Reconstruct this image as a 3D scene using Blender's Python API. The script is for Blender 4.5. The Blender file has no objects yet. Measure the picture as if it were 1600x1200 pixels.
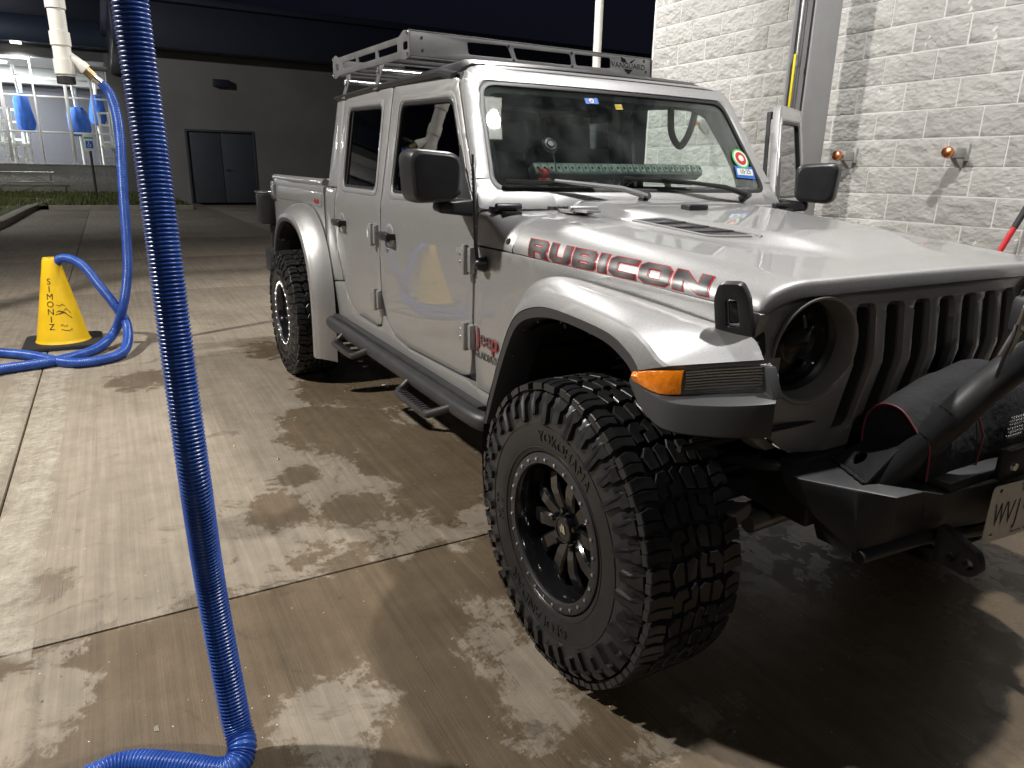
import bpy, bmesh, math, random
import numpy as np
from mathutils import Vector, Matrix
R = math.radians
random.seed(7)
S = bpy.context.scene
COL = S.collection

# ---------------------------------------------------------------- camera
CAM_F, CAM_YPR, CAM_C = 1095.638, (150.5553, 16.703, 1.141), (1.474, -1.9376, 1.3895)
_y, _p, _r = [R(a) for a in CAM_YPR]
_d = np.array([math.cos(_y)*math.cos(_p), math.sin(_y)*math.cos(_p), -math.sin(_p)])
_r0 = np.array([math.sin(_y), -math.cos(_y), 0.0]); _u0 = np.cross(_r0, _d)
_rt = math.cos(_r)*_r0 + math.sin(_r)*_u0
_up = -math.sin(_r)*_r0 + math.cos(_r)*_u0
_C = np.array(CAM_C)
cd = bpy.data.cameras.new('camera'); cam = bpy.data.objects.new('camera', cd); COL.objects.link(cam)
cd.sensor_width = 36; cd.lens = CAM_F/1600*36; cd.clip_start = 0.02; cd.clip_end = 2000
cam.matrix_world = Matrix(((_rt[0], _up[0], -_d[0], _C[0]), (_rt[1], _up[1], -_d[1], _C[1]), (_rt[2], _up[2], -_d[2], _C[2]), (0, 0, 0, 1)))
S.camera = cam

# ---------------------------------------------------------------- night sky, faint moon, exposure
W = bpy.data.worlds.new('World'); S.world = W; W.use_nodes = True
nt = W.node_tree; bg = nt.nodes['Background']
sky = nt.nodes.new('ShaderNodeTexSky'); sky.sky_type = 'NISHITA'; sky.sun_disc = False
sky.sun_elevation = R(-4); sky.sun_rotation = R(60)
addn = nt.nodes.new('ShaderNodeMixRGB'); addn.blend_type = 'ADD'; addn.inputs[0].default_value = 1
addn.inputs[2].default_value = (0.028, 0.034, 0.075, 1)     # town glow in the night air
nt.links.new(sky.outputs[0], addn.inputs[1]); nt.links.new(addn.outputs[0], bg.inputs[0])
bg.inputs[1].default_value = 0.10
ml = bpy.data.lights.new('moon', 'SUN'); ml.energy = 0.01; ml.angle = R(0.5); ml.color = (0.8, 0.88, 1)
mo = bpy.data.objects.new('moon', ml); COL.objects.link(mo); mo.rotation_euler = (R(50), 0, R(-60))
S.view_settings.view_transform = 'Standard'; S.view_settings.look = 'None'
S.view_settings.exposure = 0.0; S.view_settings.gamma = 1.0
S.cycles.max_bounces = 10; S.cycles.transmission_bounces = 8; S.cycles.transparent_max_bounces = 12

LA = (3200, 1100, 3800, 430, 360, 1000)      # lamp powers: left post, canopy arm over the truck bed, far post, car wash tubes, added front fill post, canopy lamp over the hood

# ---------------------------------------------------------------- photo pixels (1600x1200) to directions and points
def ray(q): return _d + (q[0]-800)/CAM_F*_rt - (q[1]-600)/CAM_F*_up
def on(q, ax, val):
    v = ray(q); return Vector(_C + (val-_C[ax])/v[ax]*v)
def onX(q, x): return on(q, 0, x)
def onY(q, y): return on(q, 1, y)
def onZ(q, z=0.0): return on(q, 2, z)
def at_depth(q, dep): return Vector(_C + dep*ray(q))
def project(P):
    D = np.array(P)-_C; z = D@_d
    return (800+CAM_F*(D@_rt)/z, 600-CAM_F*(D@_up)/z)

# ---------------------------------------------------------------- materials
MATS = {}
def mat(name, col, rough=.5, metal=0., coat=0., coat_rough=.05, spec=.5, trans=0., ior=1.45, emit=None, estr=0., bump=None, var=None, alpha=1.):
    """bump=(scale,strength,dist)  var=(scale,amount,detail): procedural grain and colour wear"""
    if name in MATS: return MATS[name]
    m = bpy.data.materials.new(name); m.use_nodes = True; n = m.node_tree.nodes; l = m.node_tree.links
    b = n['Principled BSDF']; I = b.inputs
    I['Base Color'].default_value = (*col, 1); I['Roughness'].default_value = rough; I['Metallic'].default_value = metal
    I['Coat Weight'].default_value = coat; I['Coat Roughness'].default_value = coat_rough
    I['Specular IOR Level'].default_value = spec; I['Transmission Weight'].default_value = trans; I['IOR'].default_value = ior
    I['Alpha'].default_value = alpha
    if emit: I['Emission Color'].default_value = (*emit, 1); I['Emission Strength'].default_value = estr
    if bump or var: tc = n.new('ShaderNodeTexCoord')
    if bump:
        t = n.new('ShaderNodeTexNoise'); t.inputs['Scale'].default_value = bump[0]; t.inputs['Detail'].default_value = 6
        bp = n.new('ShaderNodeBump'); bp.inputs['Strength'].default_value = bump[1]; bp.inputs['Distance'].default_value = bump[2]
        l.new(tc.outputs['Object'], t.inputs['Vector']); l.new(t.outputs['Fac'], bp.inputs['Height']); l.new(bp.outputs['Normal'], I['Normal'])
    if var:
        t = n.new('ShaderNodeTexNoise'); t.inputs['Scale'].default_value = var[0]; t.inputs['Detail'].default_value = 8
        r = n.new('ShaderNodeValToRGB'); a = var[1]
        r.color_ramp.elements[0].position = .3; r.color_ramp.elements[1].position = .7
        r.color_ramp.elements[0].color = (*[c*(1-a) for c in col], 1); r.color_ramp.elements[1].color = (*[min(1, c*(1+a)) for c in col], 1)
        l.new(tc.outputs['Object'], t.inputs['Vector']); l.new(t.outputs['Fac'], r.inputs[0]); l.new(r.outputs[0], I['Base Color'])
        mr = n.new('ShaderNodeMapRange'); mr.inputs[3].default_value = max(.02, rough-.1*a*3); mr.inputs[4].default_value = min(1, rough+.1*a*3)
        l.new(t.outputs['Fac'], mr.inputs[0]); l.new(mr.outputs[0], I['Roughness'])
    MATS[name] = m; return m

def paint_material():
    m = bpy.data.materials.new('silver_paint'); m.use_nodes = True; n = m.node_tree.nodes; l = m.node_tree.links
    b = n['Principled BSDF']; I = b.inputs
    tc = n.new('ShaderNodeTexCoord')
    v = n.new('ShaderNodeTexVoronoi'); v.inputs['Scale'].default_value = 900
    l.new(tc.outputs['Object'], v.inputs['Vector'])
    r = n.new('ShaderNodeValToRGB')
    r.color_ramp.elements[0].color = (.27, .27, .272, 1); r.color_ramp.elements[1].color = (.45, .45, .452, 1)
    l.new(v.outputs['Color'], r.inputs[0])
    d = n.new('ShaderNodeTexNoise'); d.inputs['Scale'].default_value = 7; d.inputs['Detail'].default_value = 9; d.inputs['Roughness'].default_value = .7
    l.new(tc.outputs['Object'], d.inputs['Vector'])
    mx = n.new('ShaderNodeMixRGB'); mx.inputs[2].default_value = (.33, .31, .28, 1)    # a thin film of dust
    dr = n.new('ShaderNodeMapRange'); dr.inputs[1].default_value = .45; dr.inputs[2].default_value = .8; dr.inputs[3].default_value = 0; dr.inputs[4].default_value = .35
    l.new(d.outputs['Fac'], dr.inputs[0]); l.new(dr.outputs[0], mx.inputs[0]); l.new(r.outputs[0], mx.inputs[1]); l.new(mx.outputs[0], I['Base Color'])
    I['Metallic'].default_value = .62; I['Roughness'].default_value = .48
    I['Coat Weight'].default_value = .78
    cr = n.new('ShaderNodeMapRange'); cr.inputs[3].default_value = .008; cr.inputs[4].default_value = .045
    l.new(d.outputs['Fac'], cr.inputs[0]); l.new(cr.outputs[0], I['Coat Roughness'])
    nb = n.new('ShaderNodeBump'); nb.inputs['Strength'].default_value = .05; nb.inputs['Distance'].default_value = .001
    l.new(v.outputs['Distance'], nb.inputs['Height']); l.new(nb.outputs['Normal'], I['Normal'])
    MATS['silver_paint'] = m; return m

# ---------------------------------------------------------------- mesh helpers
XF = [Matrix.Identity(4)]
def put(name, me, m, parent=None, kind=None):
    o = bpy.data.objects.new(name, me); COL.objects.link(o)
    if m is not None: me.materials.append(m)
    if parent is not None: o.parent = parent; o.matrix_parent_inverse = parent.matrix_world.inverted() if parent.matrix_world != Matrix.Identity(4) else Matrix.Identity(4)
    if kind: o['kind'] = kind
    return o
def finish(name, bm, m, parent=None, bevel=0., seg=2, sharp=35, kind=None, smooth=True, bangle=25):
    M = XF[0]
    if bevel > 0:
        bmesh.ops.remove_doubles(bm, verts=bm.verts, dist=1e-6)
        bm.normal_update()
        es = [e for e in bm.edges if len(e.link_faces) == 2 and e.calc_face_angle(0) > R(bangle)]
        if es: bmesh.ops.bevel(bm, geom=es, offset=bevel, segments=seg, affect='EDGES', profile=.5, clamp_overlap=True)
    bmesh.ops.transform(bm, matrix=M, verts=bm.verts)
    if M.to_3x3().determinant() < 0: bmesh.ops.reverse_faces(bm, faces=bm.faces)
    me = bpy.data.meshes.new(name); bm.to_mesh(me); bm.free()
    if smooth:
        me.shade_smooth(); me.set_sharp_from_angle(angle=R(sharp))
    return put(name, me, m, parent, kind)
def bm_from(verts, faces):
    bm = bmesh.new(); vs = [bm.verts.new(v) for v in verts]
    for f in faces:
        try: bm.faces.new([vs[i] for i in f])
        except ValueError: pass
    return bm
def add_box(bm, c, s, rot=None):
    vs = []
    for x in (-.5, .5):
        for y in (-.5, .5):
            for z in (-.5, .5):
                v = Vector((x*s[0], y*s[1], z*s[2]))
                if rot is not None: v = rot @ v
                vs.append(bm.verts.new(v+Vector(c)))
    for f in ((0, 1, 3, 2), (4, 6, 7, 5), (0, 4, 5, 1), (2, 3, 7, 6), (0, 2, 6, 4), (1, 5, 7, 3)): bm.faces.new([vs[i] for i in f])
def box(name, c, s, m, parent=None, bevel=.004, rot=None, **k):
    bm = bmesh.new(); add_box(bm, c, s, rot); return finish(name, bm, m, parent, bevel, **k)
def add_poly8(bm, bot, top):
    """prism between two matching loops of 3D points"""
    a = [bm.verts.new(p) for p in bot]; b = [bm.verts.new(p) for p in top]; n = len(a)
    for i in range(n): bm.faces.new((a[i], a[(i+1) % n], b[(i+1) % n], b[i]))
    bm.faces.new(a[::-1]); bm.faces.new(b)
def prism(name, bot, top, m, parent=None, bevel=.004, **k):
    bm = bmesh.new(); add_poly8(bm, bot, top); bmesh.ops.recalc_face_normals(bm, faces=bm.faces); return finish(name, bm, m, parent, bevel, **k)
def add_grid(bm, P, closed_u=False, closed_v=False):
    nu, nv = len(P), len(P[0]); V = [[bm.verts.new(P[i][j]) for j in range(nv)] for i in range(nu)]
    for i in range(nu if closed_u else nu-1):
        for j in range(nv if closed_v else nv-1):
            try: bm.faces.new((V[i][j], V[(i+1) % nu][j], V[(i+1) % nu][(j+1) % nv], V[i][(j+1) % nv]))
            except ValueError: pass
    return V
def catmull(pts, n=8, closed=False):
    P = [Vector(p) for p in pts]; out = []; N = len(P)
    for i in range(N if closed else N-1):
        if closed: a, b, c, d = P[i-1], P[i], P[(i+1) % N], P[(i+2) % N]
        else: a, b, c, d = P[max(i-1, 0)], P[i], P[i+1], P[min(i+2, N-1)]
        for k in range(n):
            t = k/n
            out.append(.5*((2*b)+(-a+c)*t+(2*a-5*b+4*c-d)*t*t+(-a+3*b-3*c+d)*t**3))
    if not closed: out.append(P[-1])
    return out
def frames(pts):
    T = []
    for i in range(len(pts)):
        a = pts[max(i-1, 0)]; b = pts[min(i+1, len(pts)-1)]; T.append((b-a).normalized())
    n = T[0].orthogonal().normalized(); F = []
    for t in T:
        n = (n-t*n.dot(t)).normalized(); F.append((t, n, t.cross(n)))
    return F
def add_tube(bm, pts, r, seg=12, caps=True):
    pts = [Vector(p) for p in pts]; F = frames(pts); rr = r if hasattr(r, '__len__') else [r]*len(pts)
    G = [[p+(n*math.cos(2*math.pi*k/seg)+b*math.sin(2*math.pi*k/seg))*q for k in range(seg)] for p, (t, n, b), q in zip(pts, F, rr)]
    V = add_grid(bm, G, closed_v=True)
    if caps:
        bm.faces.new(V[0][::-1]); bm.faces.new(V[-1])
def tube(name, pts, r, m, parent=None, seg=12, caps=True, smooth_n=0, sharp=40, **k):
    if smooth_n: pts = catmull(pts, smooth_n)
    bm = bmesh.new(); add_tube(bm, pts, r, seg, caps); bmesh.ops.recalc_face_normals(bm, faces=bm.faces)
    return finish(name, bm, m, parent, sharp=sharp, **k)
def add_lathe(bm, prof, M=Matrix.Identity(4), seg=48, a0=0, a1=2*math.pi):
    """prof: (r, h) about local Z"""
    full = abs(a1-a0-2*math.pi) < 1e-6; n = seg if full else seg+1
    G = [[M @ Vector((r*math.cos(a0+(a1-a0)*k/seg), r*math.sin(a0+(a1-a0)*k/seg), h)) for k in range(n)] for r, h in prof]
    add_grid(bm, G, closed_v=full)
def lathe(name, prof, M, m, parent=None, seg=48, sharp=35, **k):
    bm = bmesh.new(); add_lathe(bm, prof, M, seg); bmesh.ops.remove_doubles(bm, verts=bm.verts, dist=1e-5)
    bmesh.ops.recalc_face_normals(bm, faces=bm.faces); return finish(name, bm, m, parent, sharp=sharp, **k)
def rounded(poly, rad, n=4):
    """2D polygon with rounded corners; rad a number or one per corner"""
    out = []; N = len(poly)
    for i in range(N):
        p = Vector(poly[i]).to_2d(); a = Vector(poly[i-1]).to_2d(); b = Vector(poly[(i+1) % N]).to_2d()
        r = rad[i] if hasattr(rad, '__len__') else rad
        if r <= 0: out.append((p.x, p.y)); continue
        da, db = (a-p), (b-p); r_ = min(r, da.length*.45, db.length*.45)
        p0 = p+da.normalized()*r_; p1 = p+db.normalized()*r_
        for k in range(n+1):
            t = k/n; q = p0*(1-t)**2+p*2*t*(1-t)+p1*t*t; out.append((q.x, q.y))
    return out
def circle2(cx, cy, r, n=32): return [(cx+r*math.cos(2*math.pi*k/n), cy+r*math.sin(2*math.pi*k/n)) for k in range(n)]
def sheet_bm(outer, holes, cuts_u=(), cuts_v=()):
    """triangulated flat sheet in (u, v, 0), cut at given u and v so that it can be bent"""
    from mathutils.geometry import delaunay_2d_cdt
    co = []; ed = []; loops = [outer]+list(holes)
    for loop in loops:
        k0 = len(co); co += [Vector((p[0], p[1])) for p in loop]; ed += [(k0+i, k0+(i+1) % len(loop)) for i in range(len(loop))]
    vo, eo, fo, _, _, _ = delaunay_2d_cdt(co, ed, [], 0, 1e-7)
    def inside(x, y):
        c = False
        for loop in loops:
            for i in range(len(loop)):
                (x0, y0), (x1, y1) = loop[i-1], loop[i]
                if (y0 > y) != (y1 > y) and x < (x1-x0)*(y-y0)/(y1-y0)+x0: c = not c
        return c
    bm = bmesh.new(); vs_ = [bm.verts.new((p.x, p.y, 0)) for p in vo]
    for f in fo:
        cx_ = sum(vo[i].x for i in f)/len(f); cy_ = sum(vo[i].y for i in f)/len(f)
        if inside(cx_, cy_):
            try: bm.faces.new([vs_[i] for i in f])
            except ValueError: pass
    for v in [v for v in bm.verts if not v.link_faces]: bm.verts.remove(v)
    bm.normal_update()
    for c in cuts_u: bmesh.ops.bisect_plane(bm, geom=bm.verts[:]+bm.edges[:]+bm.faces[:], dist=1e-5, plane_co=(c, 0, 0), plane_no=(1, 0, 0))
    for c in cuts_v: bmesh.ops.bisect_plane(bm, geom=bm.verts[:]+bm.edges[:]+bm.faces[:], dist=1e-5, plane_co=(0, c, 0), plane_no=(0, 1, 0))
    return bm
def frange(a, b, s):
    n = max(1, int(abs(b-a)/s)); return [a+(b-a)*i/n for i in range(1, n)]
def panel(name, outer, holes, mapf, thick, m, parent=None, cu=.08, cv=.04, bevel=.003, off=0., sharp=30, **k):
    """sheet bent by mapf(u,v)->(point, outward normal), thickened inwards; its rim rounded"""
    us = [p[0] for p in outer]; vs = [p[1] for p in outer]
    bm = sheet_bm(outer, holes, frange(min(us), max(us), cu), frange(min(vs), max(vs), cv))
    for f in bm.faces:
        if f.normal.z < 0: f.normal_flip()
    boundary = [e for e in bm.edges if len(e.link_faces) == 1]
    bverts = set(v for e in boundary for v in e.verts)
    uv = {v: (v.co.x, v.co.y) for v in bm.verts}
    base = list(bm.verts); faces = list(bm.faces)
    nv = {}
    for v in base:
        p, n = mapf(*uv[v]); p = Vector(p); n = Vector(n).normalized()
        drop = bevel if v in bverts else 0
        v.co = p+n*(off-drop*.35); nv[v] = (p, n)
    # rim: down the thickness
    inner = {}
    for v in bverts:
        p, n = nv[v]; inner[v] = bm.verts.new(p+n*(off-thick))
    for e in boundary:
        f = e.link_faces[0]; a, b = e.verts
        for l in f.loops:
            if l.edge == e: a, b = l.vert, l.link_loop_next.vert
        try: bm.faces.new((b, a, inner[a], inner[b]))
        except ValueError: pass
    # back
    bk = {}
    for v in base: bk[v] = inner[v] if v in inner else bm.verts.new(nv[v][0]+nv[v][1]*(off-thick))
    for f in faces:
        try: bm.faces.new([bk[v] for v in f.verts][::-1])
        except ValueError: pass
    bm.normal_update()
    if bevel > 0:
        es = [e for e in bm.edges if len(e.link_faces) == 2 and e.verts[0] in bverts and e.verts[1] in bverts and e.calc_face_angle(0) > R(50)]
        if es: bmesh.ops.bevel(bm, geom=es, offset=bevel, segments=2, affect='EDGES', profile=.5, clamp_overlap=True)
    return finish(name, bm, m, parent, sharp=sharp, **k)
def text_bm(s, size=1., extrude=0., space=1.):
    cu = bpy.data.curves.new('t', 'FONT'); cu.body = s; cu.size = size; cu.extrude = extrude; cu.align_x = 'CENTER'; cu.align_y = 'CENTER'; cu.space_character = space
    cu.resolution_u = 3
    o = bpy.data.objects.new('t', cu); COL.objects.link(o)
    dg = bpy.context.evaluated_depsgraph_get(); me = bpy.data.meshes.new_from_object(o.evaluated_get(dg))
    bm = bmesh.new(); bm.from_mesh(me); bpy.data.objects.remove(o); bpy.data.curves.remove(cu); bpy.data.meshes.remove(me); return bm
def text_on(name, s, size, mapf, m, parent, extrude=.001, sx=1., cut=None, space=1.):
    bm = text_bm(s, size, extrude, space)
    if cut:
        xs = [v.co.x for v in bm.verts]
        for c in frange(min(xs), max(xs), cut): bmesh.ops.bisect_plane(bm, geom=bm.verts[:]+bm.edges[:]+bm.faces[:], dist=1e-5, plane_co=(c, 0, 0), plane_no=(1, 0, 0))
    for v in bm.verts: v.co = mapf(v.co.x*sx, v.co.y, v.co.z)
    bmesh.ops.recalc_face_normals(bm, faces=bm.faces)
    return finish(name, bm, m, parent, smooth=False)
def empty(name, loc=(0, 0, 0)):
    o = bpy.data.objects.new(name, None); COL.objects.link(o); o.location = loc; o.empty_display_size = .2
    bpy.context.view_layer.update(); return o
def tag(o, label, cat, group=None):
    o['label'] = label; o['category'] = cat
    if group: o['group'] = group
    return o
def lerp(a, b, t): return a+(b-a)*t
def sstep(a, b, x):
    t = max(0, min(1, (x-a)/(b-a))); return t*t*(3-2*t)
def interp(x, xs, ys): return float(np.interp(x, xs, ys))
def axis_matrix(o, zdir, xdir=None):
    z = Vector(zdir).normalized(); x = Vector(xdir) if xdir is not None else z.orthogonal(); x = (x-z*x.dot(z)).normalized(); y = z.cross(x)
    return Matrix(((x.x, y.x, z.x, o[0]), (x.y, y.y, z.y, o[1]), (x.z, y.z, z.z, o[2]), (0, 0, 0, 1)))
# ================================================================= SETTING
def concrete_material():
    m = bpy.data.materials.new('stained_concrete'); m.use_nodes = True; n = m.node_tree.nodes; l = m.node_tree.links
    b = n['Principled BSDF']; I = b.inputs
    geo = n.new('ShaderNodeNewGeometry')
    sep = n.new('ShaderNodeSeparateXYZ'); l.new(geo.outputs['Position'], sep.inputs[0])
    def math_(op, a, b_=None, c=None):
        q = n.new('ShaderNodeMath'); q.operation = op
        for i, v in enumerate((a, b_, c)):
            if v is None: continue
            if isinstance(v, (int, float)): q.inputs[i].default_value = v
            else: l.new(v, q.inputs[i])
        return q.outputs[0]
    def noise(scale, det=8, rough=.6, vec=None, dist=0):
        t = n.new('ShaderNodeTexNoise'); t.inputs['Scale'].default_value = scale; t.inputs['Detail'].default_value = det; t.inputs['Roughness'].default_value = rough
        t.inputs['Distortion'].default_value = dist
        l.new(vec if vec else geo.outputs['Position'], t.inputs['Vector']); return t.outputs['Fac']
    def ell(cx, cy, rx, ry, rot=0):
        c, s = math.cos(rot), math.sin(rot)
        dx = math_('SUBTRACT', sep.outputs[0], cx); dy = math_('SUBTRACT', sep.outputs[1], cy)
        u = math_('DIVIDE', math_('ADD', math_('MULTIPLY', dx, c), math_('MULTIPLY', dy, s)), rx)
        v = math_('DIVIDE', math_('SUBTRACT', math_('MULTIPLY', dy, c), math_('MULTIPLY', dx, s)), ry)
        q = math_('SQRT', math_('ADD', math_('MULTIPLY', u, u), math_('MULTIPLY', v, v)))
        return math_('MULTIPLY', math_('SUBTRACT', q, 1.0), min(rx, ry))
    def mn(L):
        o = L[0]
        for k in L[1:]: o = math_('MINIMUM', o, k)
        return o
    wetS, dryS = STAINS
    wet = mn([math_('SUBTRACT', -0.80, sep.outputs[0])]+[ell(*e) for e in wetS])
    dry = mn([ell(*e) for e in dryS])
    f = math_('MAXIMUM', wet, math_('MULTIPLY', dry, -1.0))                 # below zero: damp
    nz = math_('MULTIPLY', math_('SUBTRACT', noise(3.6, 13, .74, dist=.45), .5), 0.78)
    nz2 = math_('MULTIPLY', math_('SUBTRACT', noise(30, 6, .75), .5), 0.16)
    nz3 = math_('MULTIPLY', math_('SUBTRACT', noise(10, 8, .72, dist=.9), .5), 0.30)
    f = math_('ADD', math_('ADD', math_('ADD', f, nz), nz2), nz3)
    mr = n.new('ShaderNodeMapRange'); mr.interpolation_type = 'SMOOTHSTEP'; mr.inputs[1].default_value = .03; mr.inputs[2].default_value = -.03
    l.new(f, mr.inputs[0]); damp = mr.outputs[0]
    # broom finish: fine grooves along X
    cmb = n.new('ShaderNodeCombineXYZ'); l.new(math_('MULTIPLY', sep.outputs[0], 2.2), cmb.inputs[0]); l.new(math_('MULTIPLY', sep.outputs[1], 190), cmb.inputs[1])
    broom = noise(1.0, 3, .6, cmb.outputs[0])
    cmb2 = n.new('ShaderNodeCombineXYZ'); l.new(math_('MULTIPLY', sep.outputs[0], .8), cmb2.inputs[0]); l.new(math_('MULTIPLY', sep.outputs[1], 30), cmb2.inputs[1])
    streak = noise(1.0, 4, .6, cmb2.outputs[0])
    big = noise(.9, 8, .6); mid = noise(7, 8, .65); fine = noise(120, 4, .7)
    r = n.new('ShaderNodeValToRGB'); e = r.color_ramp.elements
    e[0].position = .28; e[0].color = (.122, .101, .078, 1); e[1].position = .72; e[1].color = (.325, .278, .216, 1)
    mixv = math_('ADD', math_('ADD', math_('MULTIPLY', big, .35), math_('MULTIPLY', mid, .45)), math_('ADD', math_('MULTIPLY', broom, .22), math_('MULTIPLY', fine, .08)))
    l.new(mixv, r.inputs[0])
    # dark oily marks
    oil = n.new('ShaderNodeValToRGB'); oil.color_ramp.elements[0].position = .60; oil.color_ramp.elements[0].color = (1, 1, 1, 1); oil.color_ramp.elements[1].position = .68; oil.color_ramp.elements[1].color = (.62, .6, .58, 1)
    l.new(noise(3.7, 9, .7, dist=1.2), oil.inputs[0])
    m1 = n.new('ShaderNodeMixRGB'); m1.blend_type = 'MULTIPLY'; m1.inputs[0].default_value = 1; l.new(r.outputs[0], m1.inputs[1]); l.new(oil.outputs[0], m1.inputs[2])
    # damp concrete is darker and browner
    m2 = n.new('ShaderNodeMixRGB'); m2.blend_type = 'MULTIPLY'; l.new(damp, m2.inputs[0]); l.new(m1.outputs[0], m2.inputs[1]); m2.inputs[2].default_value = (.54, .475, .395, 1)
    sk = n.new('ShaderNodeMixRGB'); sk.blend_type = 'MULTIPLY'; sk.inputs[0].default_value = .7
    sr = n.new('ShaderNodeValToRGB'); sr.color_ramp.elements[0].position = .3; sr.color_ramp.elements[0].color = (.60, .59, .58, 1); sr.color_ramp.elements[1].position = .7; sr.color_ramp.elements[1].color = (1, 1, 1, 1)
    l.new(streak, sr.inputs[0]); l.new(m2.outputs[0], sk.inputs[1]); l.new(sr.outputs[0], sk.inputs[2])
    # small pale grit
    vor = n.new('ShaderNodeTexVoronoi'); vor.inputs['Scale'].default_value = 22; l.new(geo.outputs['Position'], vor.inputs['Vector'])
    gr = math_('MULTIPLY', math_('LESS_THAN', vor.outputs['Distance'], .045), math_('GREATER_THAN', noise(3, 2), .52))
    m3 = n.new('ShaderNodeMixRGB'); l.new(gr, m3.inputs[0]); l.new(sk.outputs[0], m3.inputs[1]); m3.inputs[2].default_value = (.6, .56, .48, 1)
    l.new(m3.outputs[0], I['Base Color'])
    # shallow film of water where it is wettest
    pud = n.new('ShaderNodeMapRange'); pud.inputs[1].default_value = -.12; pud.inputs[2].default_value = -.45; l.new(f, pud.inputs[0])
    rg = math_('SUBTRACT', .82, math_('ADD', math_('MULTIPLY', damp, .36), math_('MULTIPLY', math_('MULTIPLY', pud.outputs[0], damp), math_('MULTIPLY', math_('GREATER_THAN', mid, .5), .22))))
    l.new(rg, I['Roughness']); I['Specular IOR Level'].default_value = .4
    hb = math_('ADD', math_('ADD', math_('MULTIPLY', broom, .6), math_('MULTIPLY', fine, .5)), math_('MULTIPLY', mid, .8))
    bp = n.new('ShaderNodeBump'); bp.inputs['Strength'].default_value = .55; bp.inputs['Distance'].default_value = .004
    l.new(hb, bp.inputs['Height']); l.new(bp.outputs['Normal'], I['Normal'])
    return m
def gp(x, y): q = onZ((x, y), 0); return q
def blot(cx, cy, wx, wy):
    c = gp(cx, cy); return (c.x, c.y, abs(gp(cx, cy-wy).x-gp(cx, cy+wy).x)/2, abs(gp(cx-wx, cy).y-gp(cx+wx, cy).y)/2, 0.)
STAINS = (
 # damp patches on the dry slab, read off the photograph and laid on the floor
 [blot(*q) for q in ((665, 720, 108, 92), (535, 665, 110, 42), (600, 600, 150, 38), (430, 790, 58, 24), (560, 800, 60, 26), (225, 592, 50, 16), (80, 908, 30, 18), (500, 868, 95, 14), (335, 800, 28, 12), (420, 545, 40, 12), (470, 740, 40, 14))],
 # dry islands on the damp slab
 [blot(*q) for q in ((515, 1125, 82, 72), (835, 1060, 60, 130), (60, 1075, 105, 80), (1010, 1165, 70, 20))])
CONC = concrete_material()
def stuck(o, kind='structure'): o['kind'] = kind; return o

base_m = mat('ground_base', (.05, .045, .04), .95, bump=(60, .4, .01), var=(3, .3, 4))
bm = bm_from([(-400, -400, -.045), (400, -400, -.045), (400, 400, -.045), (-400, 400, -.045)], [(0, 1, 2, 3)])
ground = finish('ground', bm, base_m, None, kind='structure', smooth=False)
# concrete slabs with real joints
fore = empty('forecourt', (0, 0, -.045)); fore['kind'] = 'structure'
XJ = [4.1, .0]  # replaced below
xs = [-.77+3.45*k for k in range(-11, 3)]; ys = [-2.49+3.75*k for k in range(-5, 8)]
slab_me = {}
for i in range(len(xs)-1):
    for j in range(len(ys)-1):
        x0, x1, y0, y1 = xs[i], xs[i+1], ys[j], ys[j+1]
        if y0 > 3.3: continue
        if x0 < -29.6 and y0 > -.4: continue
        g = .0045
        bm = bmesh.new(); add_box(bm, ((x0+x1)/2, (y0+y1)/2, -.0225), (x1-x0-2*g, y1-y0-2*g, .045))
        finish('concrete_slab', bm, CONC, fore, bevel=.004, seg=2)
# worn white stripe along the joint
stripe_m = bpy.data.materials.new('worn_white_stripe'); stripe_m.use_nodes = True
n = stripe_m.node_tree.nodes; l = stripe_m.node_tree.links; b = n['Principled BSDF']
geo = n.new('ShaderNodeNewGeometry'); t = n.new('ShaderNodeTexNoise'); t.inputs['Scale'].default_value = 11; t.inputs['Detail'].default_value = 12; t.inputs['Roughness'].default_value = .72
l.new(geo.outputs['Position'], t.inputs['Vector']); rp = n.new('ShaderNodeValToRGB'); rp.color_ramp.elements[0].position = .36; rp.color_ramp.elements[1].position = .70; rp.color_ramp.elements[1].color = (.62, .62, .62, 1)
tcg = n.new('ShaderNodeTexCoord'); sg_ = n.new('ShaderNodeSeparateXYZ'); l.new(tcg.outputs['Generated'], sg_.inputs[0])
def _m(op, a, b_):
    q = n.new('ShaderNodeMath'); q.operation = op
    for i, v in enumerate((a, b_)):
        if isinstance(v, (int, float)): q.inputs[i].default_value = v
        else: l.new(v, q.inputs[i])
    return q.outputs[0]
ed_ = _m('MINIMUM', sg_.outputs[1], _m('SUBTRACT', 1.0, sg_.outputs[1])); ed_ = _m('MINIMUM', ed_, _m('MULTIPLY', _m('SUBTRACT', 1.0, sg_.outputs[0]), 6.0))
t5 = n.new('ShaderNodeTexNoise'); t5.inputs['Scale'].default_value = 7; t5.inputs['Detail'].default_value = 8; l.new(geo.outputs['Position'], t5.inputs['Vector'])
ed_ = _m('MULTIPLY', _m('ADD', ed_, _m('MULTIPLY', _m('SUBTRACT', t5.outputs['Fac'], .44), 1.1)), 4.0); ed_ = _m('MINIMUM', _m('MAXIMUM', ed_, 0.0), 1.0)
l.new(t.outputs['Fac'], rp.inputs[0]); l.new(_m('MULTIPLY', rp.outputs[0], ed_), b.inputs['Alpha']); b.inputs['Base Color'].default_value = (.50, .465, .385, 1); b.inputs['Roughness'].default_value = .8
for (y0, y1) in ((-2.635, -2.505), (-2.475, -2.30)):
    bm = bm_from([(-4.95, y0, .004), (-.7, y0, .004), (-.7, y1, .004), (-4.95, y1, .004)], [(0, 1, 2, 3)])
    stuck(finish('painted_stripe', bm, stripe_m, None, smooth=False))

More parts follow.
